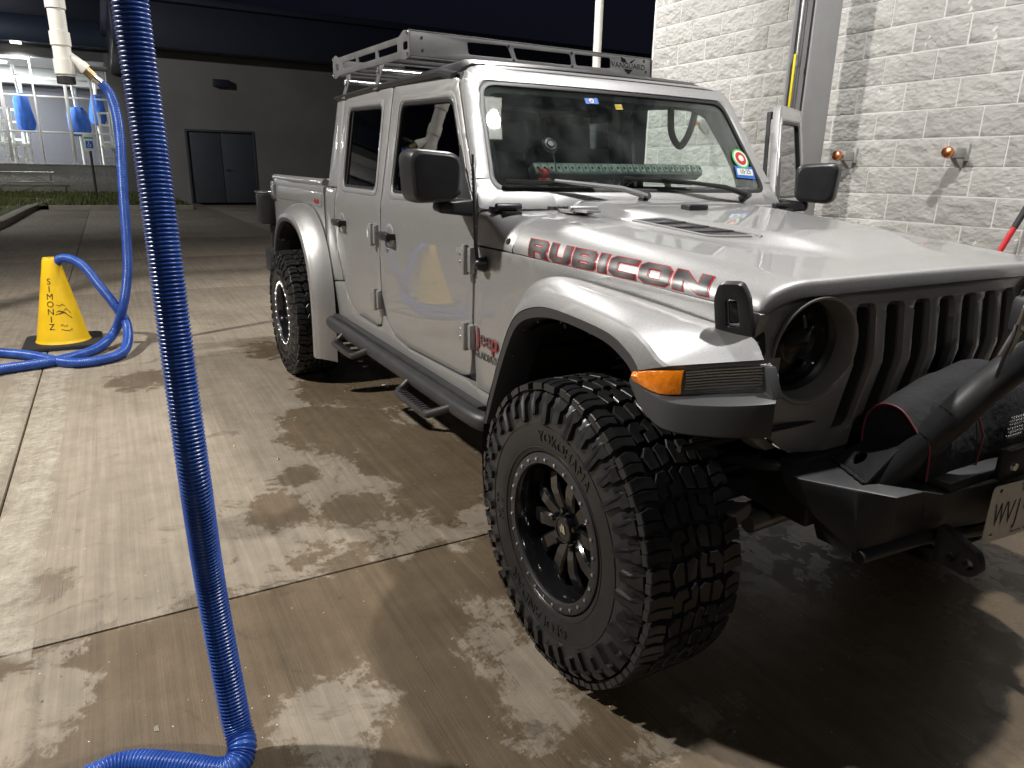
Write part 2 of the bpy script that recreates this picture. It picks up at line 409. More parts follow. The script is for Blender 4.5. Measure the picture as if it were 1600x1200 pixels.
# ---- split-face block wall
WY = -0.01572813; WD = 3.404; WZ6 = 1.49557; WX0 = -2.74526
def wp(a, off, z):   # along the wall, out from it (towards the truck), height
    return Vector((a*math.cos(WY)-math.sin(WY)*(WD-off), a*math.sin(WY)+math.cos(WY)*(WD-off), z))
def wall_hit(q, off=0.):
    v = ray(q); nn = np.array([-math.sin(WY), math.cos(WY), 0]); t_ = (WD-off-_C@nn)/(v@nn); P = _C+t_*v
    return float(P@np.array([math.cos(WY), math.sin(WY), 0])), float(P[2])
bw = bpy.data.materials.new('split_face_block'); bw.use_nodes = True
n = bw.node_tree.nodes; l = bw.node_tree.links; b = n['Principled BSDF']
geo = n.new('ShaderNodeNewGeometry'); oi = n.new('ShaderNodeObjectInfo')
t1 = n.new('ShaderNodeTexNoise'); t1.inputs['Scale'].default_value = 20; t1.inputs['Detail'].default_value = 8; t1.inputs['Roughness'].default_value = .62; t1.inputs['Distortion'].default_value = .9
t2 = n.new('ShaderNodeTexVoronoi'); t2.inputs['Scale'].default_value = 24; t2.feature = 'F1'
mpn = n.new('ShaderNodeMapping'); mpn.inputs['Rotation'].default_value = (0, R(35), 0); mpn.inputs['Scale'].default_value = (.85, 1, 1.35)
l.new(geo.outputs['Position'], mpn.inputs[0])
for q in (t1, t2): l.new(mpn.outputs[0], q.inputs['Vector'])
t3 = n.new('ShaderNodeTexNoise'); t3.inputs['Scale'].default_value = 2.3; t3.inputs['Detail'].default_value = 6; l.new(geo.outputs['Position'], t3.inputs['Vector'])
hm = n.new('ShaderNodeMath'); hm.operation = 'MULTIPLY_ADD'; hm.inputs[1].default_value = 1.6; l.new(t1.outputs['Fac'], hm.inputs[0]); l.new(t2.outputs['Distance'], hm.inputs[2])
bp = n.new('ShaderNodeBump'); bp.inputs['Strength'].default_value = .6; bp.inputs['Distance'].default_value = .012; l.new(hm.outputs[0], bp.inputs['Height']); l.new(bp.outputs['Normal'], b.inputs['Normal'])
rp = n.new('ShaderNodeValToRGB'); rp.color_ramp.elements[0].position = .3; rp.color_ramp.elements[0].color = (.39, .386, .37, 1); rp.color_ramp.elements[1].position = .7; rp.color_ramp.elements[1].color = (.50, .492, .475, 1)
l.new(t3.outputs['Fac'], rp.inputs[0])
br = n.new('ShaderNodeMixRGB'); br.blend_type = 'MULTIPLY'; br.inputs[0].default_value = 1
rr = n.new('ShaderNodeMapRange'); rr.inputs[3].default_value = .90; rr.inputs[4].default_value = 1.06; l.new(oi.outputs['Random'], rr.inputs[0])
l.new(rp.outputs[0], br.inputs[1]); l.new(rr.outputs[0], br.inputs[2]); l.new(br.outputs[0], b.inputs['Base Color']); b.inputs['Roughness'].default_value = .8; b.inputs['Specular IOR Level'].default_value = .3
mortar = mat('mortar', (.66, .65, .63), .9, bump=(150, .3, .002))

def smooth_noise(nx, nz, rng):
    g = rng.normal(size=(nz+1, nx+1)); return g
def block_mesh(w, h, seed, depth=.085):
    rng = np.random.default_rng(seed); NX, NZ = (18 if w > .3 else 9), 9
    c1 = rng.normal(size=(5, 8)); c2 = rng.normal(size=(9, 15)); c3 = rng.normal(size=(NZ+1, NX+1))
    def samp(c, u, v):
        a = u*(c.shape[1]-1); d = v*(c.shape[0]-1); i = min(int(a), c.shape[1]-2); j = min(int(d), c.shape[0]-2); s, t_ = a-i, d-j
        return (c[j, i]*(1-s)+c[j, i+1]*s)*(1-t_)+(c[j+1, i]*(1-s)+c[j+1, i+1]*s)*t_
    P = []
    for i in range(NX+1):
        row = []
        for j in range(NZ+1):
            u, v = i/NX, j/NZ
            e = min(u*NX, (NX-u*NX), v*NZ, NZ-v*NZ); k = min(1, e/1.3)
            d = (.5+.42*samp(c1, u, v)+.34*samp(c2, u, v)+.22*c3[j, i])*.011*k
            row.append((-w/2+w*u, -max(-.004, d), -h/2+h*v))
        P.append(row)
    bm = bmesh.new(); V = add_grid(bm, P)
    rim = [e for e in bm.edges if len(e.link_faces) == 1]
    g = bmesh.ops.extrude_edge_only(bm, edges=rim); 
    for v in g['geom']:
        if isinstance(v, bmesh.types.BMVert): v.co.y = depth
    bmesh.ops.recalc_face_normals(bm, faces=bm.faces)
    me = bpy.data.meshes.new('block'); bm.to_mesh(me); bm.free(); me.materials.append(bw)
    me.shade_smooth(); me.set_sharp_from_angle(angle=R(50)); return me
WL0, WL1, WTOP = -5.22, 1.45, 5.2
wall = empty('block_wall', wp((WL0+WL1)/2, -.1, 0))
tag(wall, 'tall pale grey split-face concrete block wall beside the pickup truck', 'wall')
Mw = Matrix.Rotation(WY, 4, 'Z')
def wall_part(name, a0, a1, o0, o1, z0, z1, m):
    c = wp((a0+a1)/2, (o0+o1)/2, (z0+z1)/2)
    return box(name, c, (a1-a0, abs(o1-o0), z1-z0), m, wall, bevel=0, rot=Mw.to_3x3())
JW = .006
wall_part('mortar_core', WL0+.012, WL1, -.19, -.003, 0, WTOP, mortar)
blk = [block_mesh(.4064-2*JW, .2032-2*JW, 100+k) for k in range(12)]
hlf = [block_mesh(.2032-2*JW, .2032-2*JW, 300+k) for k in range(4)]
cnt = 0
row_lo = -7; z_first = WZ6+row_lo*.2032
for k in range(row_lo, 9):
    zc = WZ6+(k+.5)*.2032
    ph = WX0+(0 if k % 2 else .2032)
    i0 = int(math.floor((WL0-ph)/.4064))-1
    for i in range(i0, i0+22):
        a0 = ph+i*.4064; a1 = a0+.4064
        if a1 < WL0+.10 or a0 > WL1-.3: continue
        if a0 < WL0-.01:
            me = random.choice(hlf); ac = a1-.1016
        else: me = random.choice(blk); ac = (a0+a1)/2
        o = bpy.data.objects.new('block', me); COL.objects.link(o); o.location = wp(ac, random.uniform(-.002, .003), zc)
        o.rotation_euler = (0, 0, WY)
        o.parent = wall; o.matrix_parent_inverse = wall.matrix_world.inverted(); cnt += 1
# courses above and below the picture
wall_part('upper_courses', WL0, WL1, -.19, 0.004, WZ6+9*.2032+.001, WTOP-.001, bw)
wall_part('base_course', WL0, WL1, -.19, 0.006, 0, z_first-.002, bw)
# split-face return at the wall's end
for k in range(row_lo, 9):
    zc = WZ6+(k+.5)*.2032
    o = bpy.data.objects.new('end_block', random.choice(hlf)); COL.objects.link(o); o.location = wp(WL0+.008, -.10, zc)
    o.rotation_euler = (0, 0, WY-R(90)); o.scale.x = .93; o.parent = wall; o.matrix_parent_inverse = wall.matrix_world.inverted()

# ---- steel canopy column
colm = mat('grey_column_paint', (.30, .30, .305), .42, bump=(30, .08, .002), var=(5, .06, 5))
cX = onY((1277, 0), 2.82).x; cXb = onY((1242, 0), 2.82).x; cY2 = onX((1318, 0), cX).y
column = empty('canopy_column', (cX-.1, 2.95, 0)); tag(column, 'grey painted steel column with a conduit, standing in front of the block wall', 'column')
cw = cY2-2.82
box('flange', (cX-.008, 2.82+cw/2, 2.6), (.016, cw, 5.2), colm, column, .002)
box('flange', (cXb+.008, 2.82+cw/2, 2.6), (.016, cw, 5.2), colm, column, .002)
box('web', ((cX+cXb)/2, 2.82+cw*.45, 2.6), (cX-cXb-.034, .012, 5.2), colm, column, 0)
box('base_plate', ((cX+cXb)/2, 2.82+cw/2, .012), (.4, .4, .024), colm, column, .003)
tube('conduit', [(cXb+.075, 2.835, .3), (cXb+.075, 2.835, 5.0)], .016, mat('conduit_steel', (.5, .5, .5), .35, 1.), column)
tube('conduit_coupling', [(cXb+.075, 2.835, 2.22), (cXb+.075, 2.835, 2.26)], .023, mat('conduit_steel', (.5, .5, .5), .35, 1.), column)
p0 = onY((1236, 92), 2.815); p1 = onY((1229, 160), 2.815)
box('yellow_marking', ((cXb+.075), 2.812, (p0.z+p1.z)/2-.02), (.02, .006, p0.z-p1.z+.1), mat('yellow_tape', (.75, .62, .02), .5), column, .001)
p0 = onY((1217, 140), 2.80); p1 = onY((1213, 188), 2.80)
box('blue_marking', (cXb-.006, 2.86, (p0.z+p1.z)/2), (.006, .05, p0.z-p1.z), mat('blue_tape', (.04, .22, .6), .5), column, .001)

# ---- copper knobs on wall brackets
copper = mat('copper', (.75, .28, .12), .28, 1., var=(30, .15, 4)); brk = mat('bracket_paint', (.34, .335, .32), .5)
for lab, q in (('copper knob on a grey wall bracket between the mirror and the other copper knob', (1308, 243)), ('larger looking copper knob on a grey bracket on the open block wall', (1481, 238)), ('small knob on a wall bracket behind the windshield glass', (1085, 192))):
    a, z = wall_hit(q, .20); k = empty('wall_knob', wp(a, .01, z)); tag(k, lab, 'wall knob', 'knobs on the block wall')
    box('back_plate', wp(a, .02, z+.005), (.085, .022, .12), brk, k, .003, rot=Mw.to_3x3())
    box('bracket_arm', wp(a, .085, z+.0), (.05, .11, .07), brk, k, .004, rot=Mw.to_3x3())
    prism('gusset', [wp(a+s, .03, z-.036) for s in (-.02, .02)]+[wp(a+s, .13, z-.036) for s in (.02, -.02)], [wp(a+s, .03, z-.10) for s in (-.02, .02)]+[wp(a+s, .05, z-.10) for s in (.02, -.02)], brk, k, .001)
    lathe('copper_knob', [(.0, -.05), (.012, -.05), (.012, -.02), (.022, -.018), (.036, -.002), (.040, .014), (.035, .03), (.02, .036), (0, .038)], axis_matrix(wp(a, .19, z), (math.sin(WY), -math.cos(WY), 0)), copper, k, 24)

# ---- rod leaning on the wall
a0, z0 = wall_hit((1565, 388), .33); a1, z1 = wall_hit((1600, 331), .22)
P0 = wp(a0, .33, z0); P1 = wp(a1, .22, z1); dv = (P1-P0)
tG = -P0.z/dv.z+.0
base_ = P0+dv*tG; base_.z = .012
tW = .33/.11*.93; top_ = P0+dv*tW
rod = empty('pole_tool', base_); tag(rod, 'slanted rod, red below and black above, leaning on the block wall', 'pole')
tube('red_shaft', [base_, P0+dv*.56], .018, mat('red_enamel', (.5, .015, .02), .35), rod)
tube('black_grip', [P0+dv*.56, top_], .020, mat('black_rubber', (.02, .02, .022), .6), rod)
# ---- vacuum stations, hoses, cone
pvc = mat('white_pvc', (.72, .70, .64), .38, var=(8, .07, 6)); blk_cap = mat('black_rubber_cap', (.02, .02, .022), .5)
steel = mat('bright_steel', (.6, .6, .6), .25, 1.)
hose_m = bpy.data.materials.new('blue_hose'); hose_m.use_nodes = True
b = hose_m.node_tree.nodes['Principled BSDF']; b.inputs['Base Color'].default_value = (.012, .06, .32, 1); b.inputs['Roughness'].default_value = .30; b.inputs['Specular IOR Level'].default_value = .5
n = hose_m.node_tree.nodes; l = hose_m.node_tree.links; tc = n.new('ShaderNodeTexCoord'); t = n.new('ShaderNodeTexNoise'); t.inputs['Scale'].default_value = 14; t.inputs['Detail'].default_value = 8
l.new(tc.outputs['Object'], t.inputs['Vector']); rp = n.new('ShaderNodeValToRGB'); rp.color_ramp.elements[0].position = .35; rp.color_ramp.elements[0].color = (.013, .056, .29, 1); rp.color_ramp.elements[1].position = .75; rp.color_ramp.elements[1].color = (.036, .11, .42, 1)
l.new(t.outputs['Fac'], rp.inputs[0]); l.new(rp.outputs[0], b.inputs['Base Color'])
def resample(pts, step):
    out = [pts[0].copy()]; acc = 0
    for a, b_ in zip(pts[:-1], pts[1:]):
        L = (b_-a).length
        if L < 1e-9: continue
        while acc+step <= L+1e-9 or False:
            acc += step; out.append(a.lerp(b_, min(1, acc/L)))
        acc -= L
    return out
def corr_hose(name, ctrl, r, pitch, depth, m, parent=None, seg=20):
    c = catmull(ctrl, 40); step = pitch/6
    # arc length resample
    P = [c[0]]; 
    for p in c[1:]:
        if (p-P[-1]).length > 1e-5: P.append(p)
    L = np.cumsum([0]+[(P[i+1]-P[i]).length for i in range(len(P)-1)]); N = int(L[-1]/step)
    A = np.array([list(p) for p in P]); S_ = np.linspace(0, L[-1], N)
    Q = [Vector((np.interp(s, L, A[:, 0]), np.interp(s, L, A[:, 1]), np.interp(s, L, A[:, 2]))) for s in S_]
    rr = [r-depth*(.5-.5*math.cos(2*math.pi*i/6))**1.3 for i in range(N)]
    bm = bmesh.new(); add_tube(bm, Q, rr, seg, True); bmesh.ops.recalc_face_normals(bm, faces=bm.faces)
    return finish(name, bm, m, parent, sharp=80)
# foreground hose: hangs from the boom, touches the floor, bends away
HR = .0345
hp = [at_depth((150, -420), 1.22), at_depth((178, -200), 1.30), at_depth((203, 0), 1.37), at_depth((228, 180), 1.43), at_depth((252, 360), 1.47), at_depth((278, 560), 1.52), at_depth((303, 740), 1.57), at_depth((330, 920), 1.68)]
e1 = onZ((366, 1112), .115); e2 = onZ((378, 1172), .050); e3 = onZ((352, 1206), .036); e4 = onZ((282, 1200), .036); e5 = onZ((210, 1195), .036); e6 = onZ((158, 1210), .036); e7 = onZ((118, 1245), .036)
path = hp+[e1, e2, e3, e4, e5, e6, e7, e7+Vector((.25, -.12, 0)), e7+Vector((.5, -.45, 0))]
ho = corr_hose('vacuum_hose', path, HR, .0088, .0042, hose_m); tag(ho, 'thick blue ribbed vacuum hose hanging down to the concrete in front of the truck', 'hose')
top = hp[0]
def vac_station(drop, post_xy, zb, label, r=.057):
    s = empty('vacuum_pipe', (post_xy[0], post_xy[1], 0)); tag(s, label, 'vacuum pipe')
    tube('post', [(post_xy[0], post_xy[1], 0), (post_xy[0], post_xy[1], zb+.1)], r*1.1, pvc, s, 20)
    tube('boom', [(post_xy[0], post_xy[1], zb), (drop.x, drop.y, zb)], r, pvc, s, 20)
    return s
st = vac_station(top, (top.x+.1, -4.6), 3.2, 'white vacuum boom carrying the thick blue ribbed hose')
tube('drop_pipe', [(top.x, top.y, 3.2), top+Vector((0, 0, -.06))], .042, pvc, st, 20)
# rear station: white pipe with wye, valve and cap
PX = -4.95
def pv(q): return onX(q, PX)
s = vac_station(pv((88, 0)), (PX, -4.4), 3.9, 'white plastic vacuum drop pipe with wye branch and black end cap')
A, B_, E_ = pv((84, -60)), pv((95, 68)), pv((102, 132))
ax = Vector((B_.x, B_.y, 0)); vx = lambda z: Vector((B_.x, B_.y, z))
pr = 13.5*abs((B_-Vector(CAM_C)).length)/CAM_F*.70
tube('drop_pipe', [vx(3.9), vx(B_.z-.02)], pr, pvc, s, 24)
zc1 = pv((85, 6)).z; zc2 = pv((93, 62)).z; zc3 = pv((98, 100)).z; zend = pv((102, 131)).z; zcap = pv((101, 122)).z
tube('coupling', [vx(zc1+.09), vx(zc1-.03)], pr*1.16, pvc, s, 24)
tube('coupling', [vx(zc2+.05), vx(zc2-.04)], pr*1.18, pvc, s, 24)
tube('wye_body', [vx(zc2-.03), vx(zc3-.05)], pr*1.05, pvc, s, 24)
tube('coupling', [vx(zc3+.03), vx(zc3-.07)], pr*1.18, pvc, s, 24)
tube('stub', [vx(zc3-.06), vx(zcap)], pr*1.0, pvc, s, 24)
tube('end_cap', [vx(zcap+.01), vx(zend)], pr*1.07, blk_cap, s, 24)
bs = vx(zc2-.16); be = pv((127, 103)); bf = pv((147, 121)); bg_ = pv((158, 130))
bs = pv((100, 84))
tube('branch_pipe', [bs, be], pr*.72, pvc, s, 20); tube('branch_collar', [be-(be-bs)*.05, be+(bf-be)*.35], pr*.8, pvc, s, 20)
tube('brass_valve', [be+(bf-be)*.3, bf], pr*.62, mat('dull_brass', (.35, .28, .16), .4, .9), s, 16)
tube('hose_cuff', [bf-(bf-be)*.1, bg_], pr*.55, steel, s, 16)
box('valve_lever', bf+Vector((0, .03, .06)), (.02, .12, .03), blk_cap, s, .004)
for k, q in enumerate(((88, 52), (92, 50), (96, 55), (85, 49), (99, 51))):     # torn blue sticker remains
    p = pv(q); tube('blue_sticker_scrap', [vx(p.z-.018-.01*(k % 2)), vx(p.z+.012+.012*(k % 3))], pr*1.012, mat('blue_sticker', (.05, .2, .55), .6), s, 24, caps=False) if k == 0 else None
# its hose: down to the floor, a loop and into the cone
def xp(q, x): return onX(q, x)
h1 = [bg_, xp((174, 152), PX), xp((186, 200), PX+.03), xp((192, 290), PX+.08), xp((198, 380), PX+.1), xp((199, 430), PX+.12), xp((192, 480), PX+.14), onZ((178, 520), .10), onZ((150, 545), .04), onZ((100, 561), .04), onZ((50, 570), .04), onZ((0, 577), .04), onZ((-80, 592), .04), onZ((-200, 600), .04)]
ho = corr_hose('thin_vacuum_hose', h1, .036, .012, .0022, hose_m, seg=14); tag(ho, 'slimmer blue hose running from the white pipe down to the concrete', 'hose')
CX, CY = -5.04, -2.37
cb = gp(101, 537); CX, CY = cb.x, cb.y
ctop = onX((88, 402), CX)
h2 = [Vector((CX, CY, ctop.z-.16)), xp((88, 410), CX+.02), xp((105, 404), CX+.08), xp((130, 416), CX+.16), xp((155, 446), CX+.22), xp((178, 475), CX+.27), xp((198, 507), CX+.30), onZ((196, 545), .06), onZ((165, 561), .036), onZ((110, 567), .036), onZ((50, 556), .036), onZ((0, 551), .036), onZ((-90, 545), .036), onZ((-200, 560), .036)]
ho = corr_hose('thin_vacuum_hose', h2, .036, .012, .0022, hose_m, seg=14); tag(ho, 'slimmer blue hose looping out of the top of the yellow cone', 'hose')
# cone
yel = mat('yellow_plastic', (.80, .50, .012), .42, var=(6, .10, 8), bump=(40, .05, .002)); blkp = mat('black_rubber_base', (.018, .018, .018), .7, bump=(50, .2, .003))
cone = empty('traffic_cone', (CX, CY, 0)); tag(cone, 'yellow cone with black lettering and a black base holding a hose end', 'traffic cone')
H = ctop.z; rb = .185
bm = bmesh.new(); add_lathe(bm, [(rb+.012, .03), (rb, .05), (rb*.98, .06), (.065, H-.05), (.06, H-.02), (.052, H), (.035, H), (.035, H-.06)], Matrix.Translation((CX, CY, 0)), 40)
bmesh.ops.recalc_face_normals(bm, faces=bm.faces); finish('cone_body', bm, yel, cone)
pb = rounded([(CX-.27, CY-.27), (CX+.27, CY-.27), (CX+.27, CY+.27), (CX-.27, CY+.27)], .07)
prism('base', [(p[0], p[1], 0.001) for p in pb], [(p[0], p[1], .035) for p in pb], blkp, cone, .006)
ang0 = math.atan2(_C[1]-CY, _C[0]-CX)-R(24)
def conepos(z, da, lift):
    rad = lerp(rb*.98, .065, (z-.06)/(H-.11))+lift; a = ang0+da; return Vector((CX+rad*math.cos(a), CY+rad*math.sin(a), z)), rad
ink = mat('black_ink', (.012, .012, .012), .6)
zt = onX((80, 438), CX).z; zb_ = onX((82, 506), CX).z
for k, ch in enumerate('SIMONIZ'):
    zc = lerp(zt, zb_, k/6)
    def mp(x, y, z_, zc=zc):
        p, rad = conepos(zc+y, 0, .001+max(0, z_)); return conepos(zc+y, x/rad, .0012+max(0, z_))[0]
    text_on('letter', ch, .066, mp, ink, cone, extrude=.0004, cut=.02)
for k in range(7):                                            # scuffs
    zz = random.uniform(.12, .35); aa = random.uniform(.1, .7); L = random.uniform(.04, .1)
    pts = [conepos(zz+L*.5*random.uniform(-1, 1)*t_, aa+t_*L/.15, .0012)[0] for t_ in (0, .35, .7, 1)]
    tube('scuff_mark', pts, .002, ink, cone, 5)
# white pole beyond the truck
pp = at_depth((933, 80), 7.6)
r_ = 6.4*7.6/CAM_F
wpole = tube('white_pole', [(pp.x, pp.y, 0), (pp.x, pp.y, 5.0)], r_, pvc, None, 20); tag(wpole, 'plain white upright pole beyond the roof rack of the truck', 'pole')

# ---- lamp posts that light the bays (outside the picture)
lamp_m = mat('lamp_lens', (1, 1, 1), .3, emit=(1, .95, .87), estr=5.); dark_m = mat('lamp_bronze', (.05, .045, .04), .5, .3)
def lamp_post(xy, h, arm, power, color, label, tilt, rad=.12, cone=150, blend=.6):
    p = empty('lamp_post', (xy[0], xy[1], 0)); tag(p, label, 'lamp post')
    tube('pole', [(xy[0], xy[1], 0), (xy[0], xy[1], h)], .06, dark_m, p, 16)
    hd = Vector((xy[0]+arm[0], xy[1]+arm[1], h)); tube('arm', [(xy[0], xy[1], h-.05), hd], .035, dark_m, p, 12)
    dirv = Vector(tilt).normalized(); rot = axis_matrix((0, 0, 0), dirv, (dirv.y, -dirv.x, 0)).to_3x3()
    box('lamp_head', hd, (.5, .35, .12), dark_m, p, .02, rot=rot)
    box('lamp_lens', hd+dirv*.066, (.4, .26, .008), lamp_m, p, .002, rot=rot)
    L = bpy.data.lights.new('lamp_light', 'SPOT'); L.energy = power; L.color = color; L.spot_size = R(cone); L.spot_blend = blend; L.shadow_soft_size = rad
    o = bpy.data.objects.new('lamp_light', L); COL.objects.link(o); o.parent = p
    o.matrix_parent_inverse = p.matrix_world.inverted(); o.matrix_basis = Matrix.Translation(hd+dirv*.09) @ (-dirv).to_track_quat('Z', 'Y').to_matrix().to_4x4()
    return p
lamp_post((-3.6, -6.4), 5.6, (.3, .9), LA[0], (1, .955, .89), 'bronze lamp post standing left of the vacuum bays', (.28, .55, -1), .13)
hd = Vector((-5.3, 1.7, 5.25)); dirv = Vector((-.1, -.25, -1)).normalized(); rot = axis_matrix((0, 0, 0), dirv, (dirv.y, -dirv.x, 0)).to_3x3()
tube('lamp_arm', [((cX+cXb)/2, 2.95, 5.18), hd], .04, dark_m, column, 12); box('lamp_head', hd, (.5, .35, .12), dark_m, column, .02, rot=rot); box('lamp_lens', hd+dirv*.066, (.4, .26, .008), lamp_m, column, .002, rot=rot)
L = bpy.data.lights.new('lamp_light', 'SPOT'); L.energy = LA[1]; L.color = (1, .97, .93); L.spot_size = R(160); L.spot_blend = .5; L.shadow_soft_size = .22
o = bpy.data.objects.new('lamp_light', L); COL.objects.link(o); o.parent = column; o.matrix_parent_inverse = column.matrix_world.inverted()
o.matrix_basis = Matrix.Translation(hd+dirv*.1) @ (-dirv).to_track_quat('Z', 'Y').to_matrix().to_4x4()
hd2 = Vector((.25, .9, 5.35)); dz = Vector((0, -.05, -1)).normalized(); rot = axis_matrix((0, 0, 0), dz, (1, 0, 0)).to_3x3()
tube('canopy_beam', [((cX+cXb)/2, 2.95, 5.5), (.25, 2.95, 5.5)], .06, colm, column, 12); tube('canopy_beam', [(.25, 2.95, 5.5), (.25, .5, 5.5)], .06, colm, column, 12); tube('column_top', [((cX+cXb)/2, 2.95, 5.15), ((cX+cXb)/2, 2.95, 5.56)], .07, colm, column, 12)
box('lamp_head', hd2, (.5, .35, .12), dark_m, column, .02, rot=rot); box('lamp_lens', hd2+dz*.066, (.4, .26, .008), lamp_m, column, .002, rot=rot)
L = bpy.data.lights.new('lamp_light', 'SPOT'); L.energy = LA[5]; L.color = (1, .98, .95); L.spot_size = R(165); L.spot_blend = .4; L.shadow_soft_size = .08
o = bpy.data.objects.new('lamp_light', L); COL.objects.link(o); o.parent = column; o.matrix_parent_inverse = column.matrix_world.inverted()
o.matrix_basis = Matrix.Translation(hd2+dz*.1) @ (-dz).to_track_quat('Z', 'Y').to_matrix().to_4x4()
lamp_post((-18, -10.5), 8.5, (-.8, .6), LA[2], (.95, .97, 1), 'bronze lamp post standing by the far building', (-1.3, .7, -1), .2)
lamp_post((9.5, -5.5), 7.5, (-.8, .3), LA[4], (1, .96, .9), 'added bronze lamp post behind the camera, low fill for the truck front', (-.8, .4, -1), .2)  # added fill lamp, out of view, lifts the dark front of the truck

# ---- far buildings
grass_m = mat('dry_grass', (.085, .09, .03), .9, bump=(90, .8, .03), var=(2.5, .45, 8))
def quad(name, pts, m, kind='structure'):
    bm = bm_from(pts, [tuple(range(len(pts)))]); bmesh.ops.recalc_face_normals(bm, faces=bm.faces)
    o = finish(name, bm, m, None, smooth=False); o['kind'] = kind; return o
asph = mat('lot_concrete', (.17, .15, .13), .85, bump=(25, .3, .006), var=(.7, .25, 8))
quad('car_park', [(-60, -40, -.02), (-38.7, -40, -.02), (-38.7, 40, -.02), (-60, 40, -.02)], asph)
kerb_m = mat('kerb_concrete', (.30, .26, .21), .85, bump=(40, .3, .004), var=(4, .2, 6))
def kerb(pts, w=.16, h=.14):
    P = [Vector((p[0], p[1], 0)) for p in catmull([(x, y, 0) for x, y in pts], 6)]; bm = bmesh.new(); G = []
    for i, p in enumerate(P):
        t_ = (P[min(i+1, len(P)-1)]-P[max(i-1, 0)]).normalized(); nn = Vector((-t_.y, t_.x, 0))
        G.append([p-nn*w/2+Vector((0, 0, -.04)), p-nn*w*.46+Vector((0, 0, h*.85)), p-nn*w*.3+Vector((0, 0, h)), p+nn*w*.5+Vector((0, 0, h)), p+nn*w*.5+Vector((0, 0, -.04))])
    V = add_grid(bm, G); bm.faces.new(V[0]); bm.faces.new(V[-1][::-1]); bmesh.ops.recalc_face_normals(bm, faces=bm.faces); o = finish('kerb', bm, kerb_m); o['kind'] = 'structure'; return o
kA, kB, kC = gp(-30, 366), gp(45, 331), gp(72, 321)
kerb([(-14, -5.2), (kA.x, kA.y), (kB.x, kB.y), (kC.x, kC.y), (kC.x-2.0, kC.y-.3), (kC.x-3, kC.y-4), (kC.x-3, -14)], .22, .16)
gl = [(-14, -5.3), (kA.x, kA.y-.1), (kB.x, kB.y-.1), (kC.x, kC.y-.1), (kC.x-2.0, kC.y-.5), (kC.x-2.9, kC.y-4), (kC.x-2.9, -14), (-14, -14)]
quad('grass_island', [(x, y, .12) for x, y in gl], grass_m)
g0, g1 = gp(105, 328).x, gp(60, 306).x
kerb([(g0, -3.6), (g0, .6)], .2, .14)
quad('grass_verge', [(g0-.1, -14, .125), (g0-.1, .6, .125), (-39.2, .6, .125), (-39.2, -14, .125)], grass_m)
# grass blades
rng = random.Random(3); vs = []; fs = []
def blade(x, y, z, h):
    a = rng.uniform(0, 6.28); w = rng.uniform(.012, .03); dx, dy = math.cos(a)*w, math.sin(a)*w; lx, ly = rng.uniform(-.06, .06), rng.uniform(-.06, .06); i = len(vs)
    vs.extend([(x-dx, y-dy, z), (x+dx, y+dy, z), (x+lx, y+ly, z+h)]); fs.append((i, i+1, i+2))
for k in range(9000): blade(rng.uniform(-39, g0-.2), rng.uniform(-8, .5), .12, rng.uniform(.05, .16))
for k in range(4000): blade(rng.uniform(-28, -18), rng.uniform(-9, -4.6), .115, rng.uniform(.03, .09))
gb = finish('grass_blades', bm_from(vs, fs), mat('grass_blade', (.10, .11, .03), .8, var=(1.5, .4, 4)), None, smooth=False); gb['kind'] = 'stuff'

# dark building with double door
dX = -29.9
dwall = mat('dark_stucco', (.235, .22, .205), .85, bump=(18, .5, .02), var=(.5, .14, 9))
navy = mat('navy_door_paint', (.075, .08, .09), .45, var=(3, .08, 4)); trimd = mat('dark_metal_trim', (.035, .04, .06), .4, .3)
db = empty('dark_building', (dX-4, 6, 0)); tag(db, 'dark flat-roofed building with a double metal door behind the truck', 'building')
yl = onX((262, 318), dX).y; zt = onX((300, 84), dX).z
d0, d1, dz = onX((303, 318), dX).y, onX((404, 318), dX).y, onX((350, 207), dX).z
def bx(name, lo, hi, m, par, bev=.01): return box(name, [(a+b_)/2 for a, b_ in zip(lo, hi)], [b_-a for a, b_ in zip(lo, hi)], m, par, bev)
bx('wall', (dX-8, yl, 0), (dX-.0, d0-.06, zt), dwall, db, 0); bx('wall', (dX-8, d1+.06, 0), (dX, 26, zt), dwall, db, 0); bx('wall', (dX-8, d0-.06, dz+.08), (dX-.001, d1+.06, zt), dwall, db, 0)
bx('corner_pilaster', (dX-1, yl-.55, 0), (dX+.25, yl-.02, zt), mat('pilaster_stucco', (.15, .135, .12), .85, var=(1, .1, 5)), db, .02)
bx('fascia', (dX-9, yl-1.2, zt+.002), (dX+.9, 27, zt+1.5), trimd, db, .03)
bx('roof_edge', (dX-9, yl-1.4, zt+1.505), (dX+1.1, 27, zt+1.75), trimd, db, .03)
for a, b_ in ((d0+.02, (d0+d1)/2-.012), ((d0+d1)/2+.012, d1-.02)):
    o = bx('door', (dX-.12, a, .03), (dX-.06, b_, dz), navy, db, .006)
for lo, hi in (((dX-.15, d0-.05, 0), (dX+.03, d0+.015, dz+.07)), ((dX-.15, d1-.015, 0), (dX+.03, d1+.05, dz+.07)), ((dX-.15, d0+.016, dz+.003), (dX+.03, d1-.016, dz+.07))): bx('door_frame', lo, hi, navy, db, .006)
hy, hz = (d0+d1)/2+.08, onX((357, 265), dX).z
tube('door_handle', [(dX-.05, hy, hz), (dX+.02, hy, hz), (dX+.02, hy+.18, hz)], .018, steel, db)
vt = onX((345, 131), dX); bx('vent_hood', (dX+.001, vt.y-.3, vt.z-.12), (dX+.25, vt.y+.3, vt.z+.14), trimd, db, .02)

